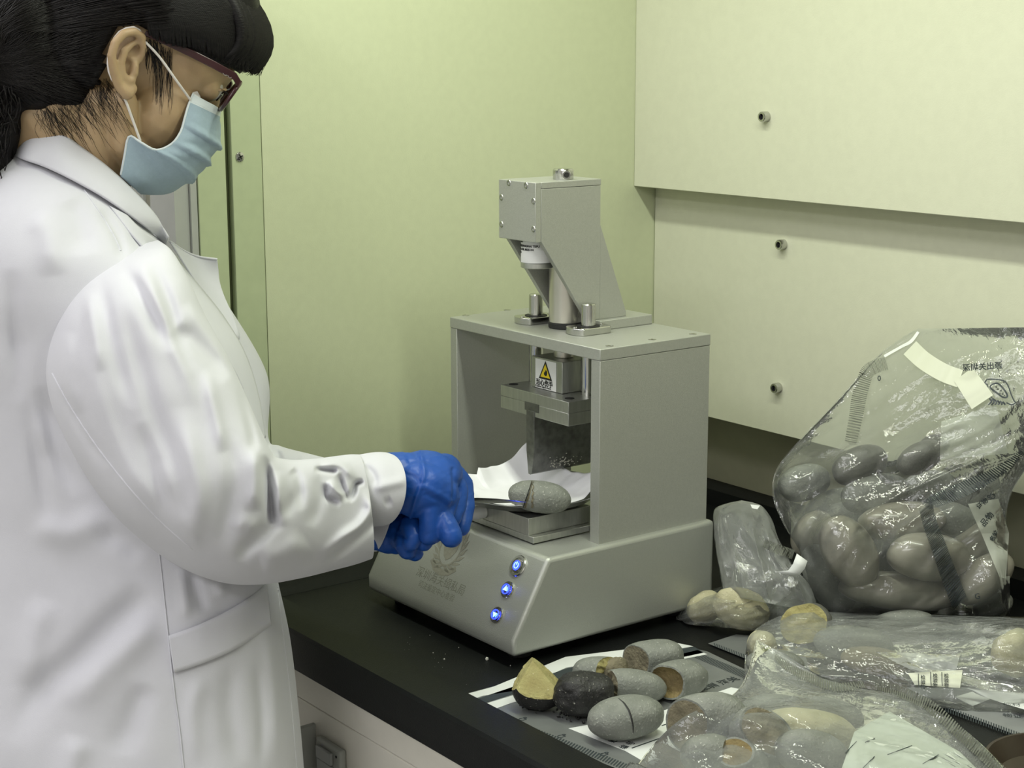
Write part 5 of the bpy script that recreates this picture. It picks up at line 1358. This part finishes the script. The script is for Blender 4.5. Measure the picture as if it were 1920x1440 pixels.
# --- coat: lofts from rings, then folds pressed into the cloth
def vloft(rows, nv=160, nu=120, pw=2.2, close=True):
    """rows of (xL, yL, xR, yR, depth, half depth, skew x, skew y) -> ring grid"""
    A = np.array([list(r)+[0]*(8-len(r)) for r in rows], float); C = catmull(A, np.linspace(0, 1, nv))
    th = np.linspace(0, 2*PI, nu, endpoint=False); co, si = np.cos(th), np.sin(th)
    e = 2/pw; cx = np.sign(co)*np.abs(co)**e; sy = np.sign(si)*np.abs(si)**e
    px = (C[:, 0:1]+C[:, 2:3])/2+(C[:, 2:3]-C[:, 0:1])/2*cx+C[:, 6:7]*np.maximum(sy, 0)
    py = (C[:, 1:2]+C[:, 3:4])/2+(C[:, 3:4]-C[:, 1:2])/2*cx+C[:, 7:8]*np.maximum(sy, 0)
    dd = C[:, 4:5]-C[:, 5:6]*sy
    return px, py, dd*np.ones_like(px), sy*np.ones_like(px)
def press(px, py, dd, sy, strokes):
    """strokes: (polyline, width px, height m) pushed towards (+) or away from (-) the viewer side of the cloth"""
    dd = dd.copy(); near = np.clip(sy*2.0, 0, 1)
    for pts, w, h in strokes:
        P = catmull(np.array(pts, float), np.linspace(0, 1, max(10, len(pts)*6)))
        best = np.full(px.shape, 1e9); tb = np.zeros(px.shape)
        n = len(P)
        for i in range(n-1):
            p, q = P[i], P[i+1]; d = q-p; L2 = d@d+1e-9
            t = np.clip(((px-p[0])*d[0]+(py-p[1])*d[1])/L2, 0, 1); ds = (px-p[0]-d[0]*t)**2+(py-p[1]-d[1]*t)**2
            m_ = ds < best; best = np.where(m_, ds, best); tb = np.where(m_, (i+t)/(n-1), tb)
        fade = np.clip(np.minimum(tb, 1-tb)*3.2, 0, 1); fade = fade*fade*(3-2*fade)
        dd = dd-h*np.exp(-best/(w*w))*near*fade
    return dd
def cloth_noise(px, py, dd, sy, amp, sc, seed):
    return dd-(vnoise(px/sc+50, py/sc*.6+50, seed)-.5)*amp-(vnoise(px/sc*.5+90, py/sc*.9+50, seed+3)-.5)*amp*.8
def grid_obj(name, px, py, dd, m, parent, wrap=True, thick=.0012):
    nv, nu = px.shape; D = _F[None, None]+_R[None, None]*((px-960)/CAM_F)[..., None]+_U[None, None]*((720-py)/CAM_F)[..., None]
    P = (CAM_C+D*dd[..., None]).reshape(-1, 3); F_ = []
    for j in range(nv-1):
        for i in range(nu if wrap else nu-1): F_.append((j*nu+i, j*nu+(i+1) % nu, (j+1)*nu+(i+1) % nu, (j+1)*nu+i))
    o = mesh_obj(name, P, F_, m, parent, smooth=180)
    bm = bmesh.new(); bm.from_mesh(o.data); bmesh.ops.recalc_face_normals(bm, faces=bm.faces); bm.to_mesh(o.data); bm.free()
    if thick:
        t = o.modifiers.new('thickness', 'SOLIDIFY'); t.thickness = thick; t.offset = -1
    return o
class Surf:
    def __init__(s, px, py, dd, sy):
        k = sy > -.05; s.p = np.stack([px[k], py[k]], -1); s.dd = dd[k]
    def d(s, x, y):
        r = (s.p[:, 0]-x)**2+(s.p[:, 1]-y)**2; k = np.argsort(r)[:6]; w = 1/(r[k]+1); return float((s.dd[k]*w).sum()/w.sum())
    def pt(s, x, y, off): return atd(x, y, s.d(x, y)-off)
torso_rows = [(38, 262, 236, 352, 1.575, .060), (10, 275, 262, 384, 1.580, .085), (-40, 310, 288, 425, 1.590, .125), (-90, 370, 318, 470, 1.60, .160), (-130, 450, 366, 530, 1.60, .180), (-150, 540, 415, 590, 1.60, .185), (-160, 650, 460, 665, 1.60, .180),
              (-155, 780, 490, 775, 1.60, .170), (-140, 920, 505, 915, 1.60, .165), (-130, 1060, 514, 1050, 1.60, .165), (-130, 1200, 543, 1190, 1.595, .170), (-140, 1340, 560, 1330, 1.59, .175), (-150, 1480, 572, 1470, 1.585, .180), (-165, 1700, 585, 1690, 1.58, .185), (-190, 2100, 600, 2090, 1.57, .20)]
px, py, dd, sy = vloft(torso_rows, 300, 240, 2.4)
T_str = [([(20, 560), (48, 700), (70, 850), (95, 1000)], 14, -.007), ([(130, 640), (150, 760), (190, 860)], 12, -.006), ([(73, 720), (92, 790), (112, 860), (150, 930)], 18, -.008), ([(40, 640), (60, 760), (90, 860)], 16, .006), ([(18, 500), (28, 620), (36, 760)], 18, -.006),
         ([(287, 1100), (240, 1145), (150, 1230), (73, 1300), (25, 1400)], 26, -.011), ([(300, 1160), (220, 1230), (120, 1330)], 30, .008), ([(275, 1280), (250, 1340), (225, 1420)], 22, -.007), ([(180, 1000), (230, 1010), (270, 1050)], 20, -.005),
         ([(60, 980), (130, 1000), (200, 960)], 26, .006), ([(90, 1120), (60, 1200), (50, 1290)], 26, .006), ([(150, 1380), (130, 1440), (120, 1520)], 24, .007),
         ([(360, 1060), (370, 1110), (385, 1150)], 10, -.006), ([(338, 1060), (345, 1120), (350, 1160)], 8, .005), ([(405, 1080), (420, 1120)], 12, .004), ([(380, 1260), (360, 1340), (370, 1440)], 16, .004), ([(440, 1230), (430, 1330), (450, 1440)], 20, -.005), ([(500, 1180), (515, 1300), (520, 1440)], 12, .005), ([(480, 1240), (490, 1340), (490, 1440)], 9, -.004),
         ([(130, 370), (150, 420), (160, 480)], 24, -.006), ([(60, 400), (90, 440), (100, 520)], 24, .006), ([(185, 390), (220, 440), (232, 490)], 10, -.006), ([(240, 430), (300, 500), (360, 560)], 14, -.006), ([(270, 420), (340, 490), (400, 580)], 8, .004)]
dd = press(px, py, dd, sy, T_str); dd = cloth_noise(px, py, dd, sy, .004, 70, 4)
TS = Surf(px, py, dd, sy)
coat = grid_obj('lab_coat', px, py, dd, M_coat, person)
# right sleeve
sl_rows = [(172, 482, 296, 450, 1.505, .020), (128, 540, 322, 470, 1.475, .062), (98, 610, 352, 520, 1.455, .082), (84, 690, 384, 590, 1.445, .090), (100, 770, 428, 670, 1.435, .088), (142, 860, 466, 752, 1.425, .085), (200, 948, 492, 812, 1.415, .082),
           (262, 1010, 506, 842, 1.412, .080), (335, 1062, 516, 856, 1.418, .078), (415, 1092, 530, 860, 1.430, .076), (490, 1096, 552, 862, 1.447, .072), (565, 1084, 590, 860, 1.470, .066), (630, 1068, 630, 855, 1.500, .058, 4, 0), (668, 1058, 655, 852, 1.518, .052, 8, 0), (696, 1048, 672, 852, 1.530, .048, 12, 0)]
px, py, dd, sy = vloft(sl_rows, 300, 200, 2.2)
S_str = [([(160, 640), (190, 760), (240, 880), (300, 960)], 18, .005), ([(225, 560), (262, 680), (300, 800), (345, 900)], 16, -.006), ([(385, 690), (405, 780), (420, 850)], 12, .006), ([(450, 720), (468, 790), (480, 850)], 9, -.006), ([(221, 482), (250, 530), (277, 576), (300, 620), (322, 662)], 14, -.008), ([(277, 482), (305, 540), (322, 587), (334, 640), (360, 700)], 13, -.009), ([(250, 480), (280, 530), (310, 600), (340, 680), (370, 770)], 14, .006),
         ([(187, 505), (202, 595), (225, 689), (250, 770)], 14, -.006), ([(165, 540), (175, 620), (190, 700)], 12, .005), ([(330, 610), (375, 651), (431, 712)], 18, -.010), ([(345, 570), (390, 620), (440, 690)], 12, .005),
         ([(130, 620), (125, 700), (150, 780)], 16, .005), ([(110, 720), (150, 800), (200, 880)], 12, -.004),
         ([(263, 789), (292, 886), (340, 983)], 16, -.006), ([(340, 760), (358, 860), (372, 935), (360, 1030)], 20, .008), ([(300, 860), (330, 950), (380, 1040)], 14, .005), ([(420, 800), (440, 880), (430, 960), (410, 1040)], 18, -.006),
         ([(496, 850), (503, 900), (508, 950), (507, 985)], 9, -.020), ([(478, 830), (480, 900), (474, 960)], 14, .008), ([(520, 880), (525, 940), (528, 990)], 12, .010), ([(545, 880), (560, 900), (565, 960)], 9, -.006),
         ([(447, 1060), (462, 1030), (486, 1008), (530, 960), (574, 905)], 14, -.010), ([(440, 1000), (460, 980), (480, 1000)], 16, .004), ([(486, 1056), (530, 1040), (575, 1010)], 22, .008), ([(600, 880), (598, 940), (580, 990)], 12, -.005),
         ([(588, 879), (612, 882), (634, 884)], 5, -.012), ([(634, 886), (644, 918), (652, 940)], 6, -.012), ([(652, 941), (662, 925), (668, 908), (684, 903)], 5, -.016), ([(600, 868), (640, 872), (665, 900)], 8, .008), ([(616, 900), (632, 922), (650, 932)], 7, .012), ([(612, 905), (612, 930), (640, 945)], 6, -.010),
         ([(680, 915), (692, 940), (694, 958), (676, 985), (640, 1010), (588, 1052)], 10, .013), ([(704, 966), (690, 990), (650, 1025), (600, 1068)], 9, -.008), ([(500, 1070), (560, 1060), (620, 1040)], 16, -.005)]
dd = press(px, py, dd, sy, S_str); dd = cloth_noise(px, py, dd, sy, .003, 60, 9)
SS = Surf(px, py, dd, sy)
sleeve = grid_obj('sleeve', px, py, dd, M_coat, coat)
# white cuff over the glove
cf = [(640, 1000, 628, 858, 1.522, .036, 10, 4), (672, 992, 668, 853, 1.528, .040, 16, 6), (690, 988, 700, 848, 1.534, .042, 24, 10), (706, 986, 722, 848, 1.542, .042, 32, 12), (712, 985, 733, 851, 1.546, .041, 38, 10)]
px, py, dd, sy = vloft(cf, 60, 120, 2.0)
dd = press(px, py, dd, sy, [([(700, 915), (730, 908), (770, 898)], 10, .004), ([(720, 945), (735, 938)], 8, -.003), ([(680, 870), (700, 890), (705, 915)], 7, -.004)])
cuff = grid_obj('cuff', px, py, dd, M_coat, coat)
# left sleeve, mostly behind the right one
lf = [(250, 620, 420, 560, 1.70, .06), (300, 760, 500, 700, 1.74, .07), (380, 900, 503, 818, 1.72, .065), (470, 1000, 525, 836, 1.70, .060), (560, 1020, 585, 852, 1.665, .055), (640, 1030, 640, 866, 1.635, .050), (690, 1034, 690, 880, 1.615, .046), (706, 1034, 742, 915, 1.600, .042, 8, 0)]
px, py, dd, sy = vloft(lf, 120, 100, 2.0); dd = press(px, py, dd, sy, [([(505, 838), (520, 850), (524, 872)], 6, -.008), ([(512, 835), (515, 850)], 6, .006), ([(560, 860), (575, 868)], 8, .004)])
ls_ = grid_obj('sleeve', px, py, dd, M_coat, coat)
# collar and lapels
def strip(name, top, bot, m, parent, n=50, k=10, thick=.0016, bulge=.004):
    A = catmull(np.array(top, float), np.linspace(0, 1, n)); B = catmull(np.array(bot, float), np.linspace(0, 1, n)); V = []
    for i in range(n):
        for j in range(k+1):
            t = j/k; p = A[i]*(1-t)+B[i]*t; V.append(atd(p[0], p[1], p[2]-bulge*math.sin(PI*t)))
    F_ = [(i*(k+1)+j, i*(k+1)+j+1, (i+1)*(k+1)+j+1, (i+1)*(k+1)+j) for i in range(n-1) for j in range(k)]
    o = mesh_obj(name, V, F_, m, parent, smooth=180)
    bm = bmesh.new(); bm.from_mesh(o.data); bmesh.ops.recalc_face_normals(bm, faces=bm.faces); bm.to_mesh(o.data); bm.free()
    t_ = o.modifiers.new('thickness', 'SOLIDIFY'); t_.thickness = thick; t_.offset = 0; return o
dT = lambda x, y, off=.004: (x, y, TS.d(x, y)-off)
top_c = [(20, 262, 1.66), (34, 240, 1.58), (60, 232, 1.535), (110, 247, 1.512), (150, 275, 1.510), (200, 312, 1.512), (250, 358, 1.516), (290, 402, 1.522), (316, 445, 1.53)]
bot_c = [(10, 296, 1.64), (18, 288, 1.56), (40, 298, TS.d(40, 300)-.006), (80, 312, TS.d(80, 315)-.006), (130, 335, TS.d(130, 340)-.006), (190, 368, TS.d(190, 372)-.006), (240, 402, TS.d(240, 405)-.006), (285, 436, TS.d(285, 438)-.006), (312, 459, TS.d(310, 459)-.006)]
strip('collar', top_c, bot_c, M_coat, coat, 80, 14, .0018, .006)
# near lapel running down the opening
lapR = [(238, 404), (270, 436), (303, 458), (338, 496), (380, 544), (422, 598), (460, 664), (484, 740), (497, 820)]
lapL = [(205, 386), (245, 438), (285, 484), (330, 540), (376, 600), (414, 655), (450, 720), (470, 790), (480, 850)]
strip('lapel', [dT(x, y, .006) for x, y in lapR], [dT(x, y, .0015) for x, y in lapL], M_coat, coat, 80, 8, .0014, .002)
# far lapel standing out beyond the opening, dark inside
fl_t = [(318, 452, 1.60), (345, 470, 1.625), (372, 481, 1.64), (407, 486, 1.65)]
fl_b = [(436, 640, 1.635), (449, 634, 1.645), (438, 597, 1.65), (411, 542, 1.655)]
strip('lapel', fl_t, fl_b, M_coat, coat, 40, 14, .0016, -.004)
tube('lapel_edge', [atd(x, y, d_-.001) for x, y, d_ in catmull(np.array(fl_t, float), np.linspace(0, 1, 16))], .0011, M_coat, coat, 8)
# pocket, side seam, armhole seam
pk_t = [(316, 1192), (380, 1168), (450, 1132), (500, 1094)]; pk_b = [(326, 1262), (390, 1240), (450, 1212), (508, 1172)]
strip('pocket_welt', [dT(x, y, .0042) for x, y in pk_t], [dT(x, y, .0036) for x, y in pk_b], M_coat, coat, 50, 8, .0016, .0008)
pk2 = [(332, 1264), (390, 1242), (450, 1214), (508, 1174)]; pk3 = [(345, 1500), (400, 1500), (470, 1500), (545, 1490)]

def seam(name, pts, S_, off=.0003, r=.0006, par=None, n=60):
    A = catmull(np.array(pts, float), np.linspace(0, 1, n)); return tube(name, [S_.pt(x, y, off) for x, y in A], r, M_coat, par or coat, 6)
seam('side_seam', [(297, 1025), (303, 1080), (315, 1190), (326, 1290), (338, 1380), (350, 1500)], TS, .0006, .0007)
seam('shoulder_seam', [(158, 356), (190, 402), (215, 445), (226, 470)], TS, .0004, .0007)
seam('sleeve_seam', [(98, 700), (140, 775), (205, 868), (285, 962), (360, 1030)], SS, .0002, .0007, sleeve)
seam('front_edge', [(520, 1100), (532, 1200), (546, 1320), (556, 1440)], TS, .0006, .0006)
# trousers and shoes below, down to the floor
M_trs = mat('dark_trousers', (.03, .03, .035), .8); M_shoe = mat('black_shoe', (.015, .015, .015), .4)
hips = atd(215, 1500, 1.585)
for sg in (1, -1):
    sd_ = -FH*.085*sg
    top_ = hips+sd_; bm = bmesh.new()
    kn = np.array([top_[0]+RH[0]*.02, top_[1]+RH[1]*.02, FZ+.46]); an_ = np.array([top_[0]-RH[0]*.01, top_[1]-RH[1]*.01, FZ+.09])
    bm_caps(bm, [top_, kn, an_], [.085, .060, .045], 20); remesh('trouser_leg', bm, .008, M_trs, person, 4)
    bm = bmesh.new(); f0 = np.array([an_[0], an_[1], FZ+.035])
    bm_ell(bm, f0-hf*.02, (.045, .038, .034), [hf, np.cross(ZH, hf), ZH]); bm_ell(bm, f0+hf*.09+np.array([0, 0, -.006]), (.075, .042, .027), [hf, np.cross(ZH, hf), ZH]); bm_caps(bm, [f0, f0+hf*.08-np.array([0, 0, .004])], [.034, .030])
    sh = remesh('shoe', bm, .005, M_shoe, person, 3)
    zmin = min(v.co.z for v in sh.data.vertices)+sh.location.z; sh.location.z += FZ+.0005-zmin
# --- gloved hands
def P3(x, y, d): return atd(x, y, d)
bm = bmesh.new()
bm_caps(bm, [P3(690, 915, 1.560), P3(730, 908, 1.563), P3(765, 902, 1.566)], [.030, .030, .028], 24)
bm_ell(bm, P3(795, 893, 1.572), (.034, .034, .024), [RH, -FH, ZH]); bm_ell(bm, P3(832, 888, 1.582), (.018, .036, .018), [RH, -FH, ZH]); bm_ell(bm, P3(786, 918, 1.553), (.032, .024, .027), [RH, -FH, ZH]); bm_ell(bm, P3(815, 925, 1.556), (.022, .020, .024), [RH, -FH, ZH])
bm_caps(bm, [P3(838, 878, 1.606), P3(868, 908, 1.612), P3(873, 950, 1.604), P3(866, 990, 1.594)], [.0125, .0102, .0092, .0080], 14)   # index
bm_caps(bm, [P3(838, 886, 1.582), P3(858, 918, 1.582), P3(856, 950, 1.576), P3(848, 972, 1.570)], [.0130, .0106, .0094, .0085], 14)   # middle
bm_caps(bm, [P3(830, 896, 1.565), P3(842, 930, 1.560), P3(836, 958, 1.558), P3(822, 972, 1.560)], [.0130, .0104, .0092, .0082], 14)       # ring
bm_caps(bm, [P3(806, 925, 1.548), P3(806, 955, 1.546), P3(806, 980, 1.546), P3(805, 1003, 1.550)], [.0125, .0108, .0100, .0104], 14)       # little
bm_caps(bm, [P3(795, 925, 1.572), P3(822, 962, 1.556), P3(836, 984, 1.548), P3(846, 1006, 1.546)], [.0140, .0112, .0108, .0108], 14)      # thumb
gr = remesh('glove', bm, .0015, M_glove, person, 4)
gr['label'] = 'blue nitrile glove on the right hand'
bm = bmesh.new()
bm_caps(bm, [P3(690, 978, 1.600), P3(722, 988, 1.597), P3(742, 994, 1.594)], [.026, .024, .024], 24)
bm_ell(bm, P3(762, 990, 1.590), (.026, .026, .020), [RH, -FH, ZH])
bm_caps(bm, [P3(748, 1006, 1.575), P3(760, 1026, 1.570), P3(778, 1037, 1.572)], [.0105, .0092, .0082], 14)
bm_caps(bm, [P3(760, 1004, 1.565), P3(757, 1022, 1.560), P3(764, 1034, 1.562)], [.0100, .0088, .0080], 14)
bm_caps(bm, [P3(770, 985, 1.56), P3(775, 1005, 1.553), P3(770, 1019, 1.553)], [.0105, .0092, .0082], 14)
bm_caps(bm, [P3(785, 985, 1.575), P3(797, 1005, 1.566), P3(795, 1016, 1.562)], [.0102, .0094, .0090], 14)
bm_caps(bm, [P3(775, 975, 1.60), P3(800, 988, 1.598), P3(812, 1002, 1.595)], [.0125, .0108, .0095], 14)
gl2 = remesh('glove', bm, .0017, M_glove, person, 3)
gl2['label'] = 'blue nitrile glove on the left hand, lower'
def wrinkle(o, lst, amp=.0006):
    n = len(o.data.vertices); co = np.zeros(n*3); o.data.vertices.foreach_get('co', co); co = co.reshape(-1, 3); no = np.zeros(n*3); o.data.vertices.foreach_get('normal', no); no = no.reshape(-1, 3)
    W = co+np.array(o.location); q = proj(W)
    h = np.zeros(n)
    for pts, w, a in lst:
        P = catmull(np.array(pts, float), np.linspace(0, 1, 12)); b = np.full(n, 1e9)
        for i in range(11):
            p, d = P[i], P[i+1]-P[i]; t = np.clip(((q-p)@d)/(d@d), 0, 1); b = np.minimum(b, ((q-p-t[:, None]*d)**2).sum(1))
        h += a*np.exp(-b/(w*w))
    h += (ridge(q[:, 0]/34+9, q[:, 1]/13+(q[:, 0])/40+9, 5, 3))*amp
    o.data.vertices.foreach_set('co', (co+no*h[:, None]).ravel()); o.data.update()
wrinkle(gr, [([(788, 850), (795, 890), (782, 930), (768, 975)], 4, .0016), ([(745, 885), (775, 893), (790, 908)], 4, -.0008), ([(795, 912), (822, 926), (846, 940)], 5, .0012), ([(800, 928), (825, 940), (845, 955)], 4, -.0010), ([(850, 880), (852, 920), (848, 950)], 4, -.0018)], .0004)
wrinkle(gl2, [([(745, 1000), (760, 1010)], 3, -.0015)])
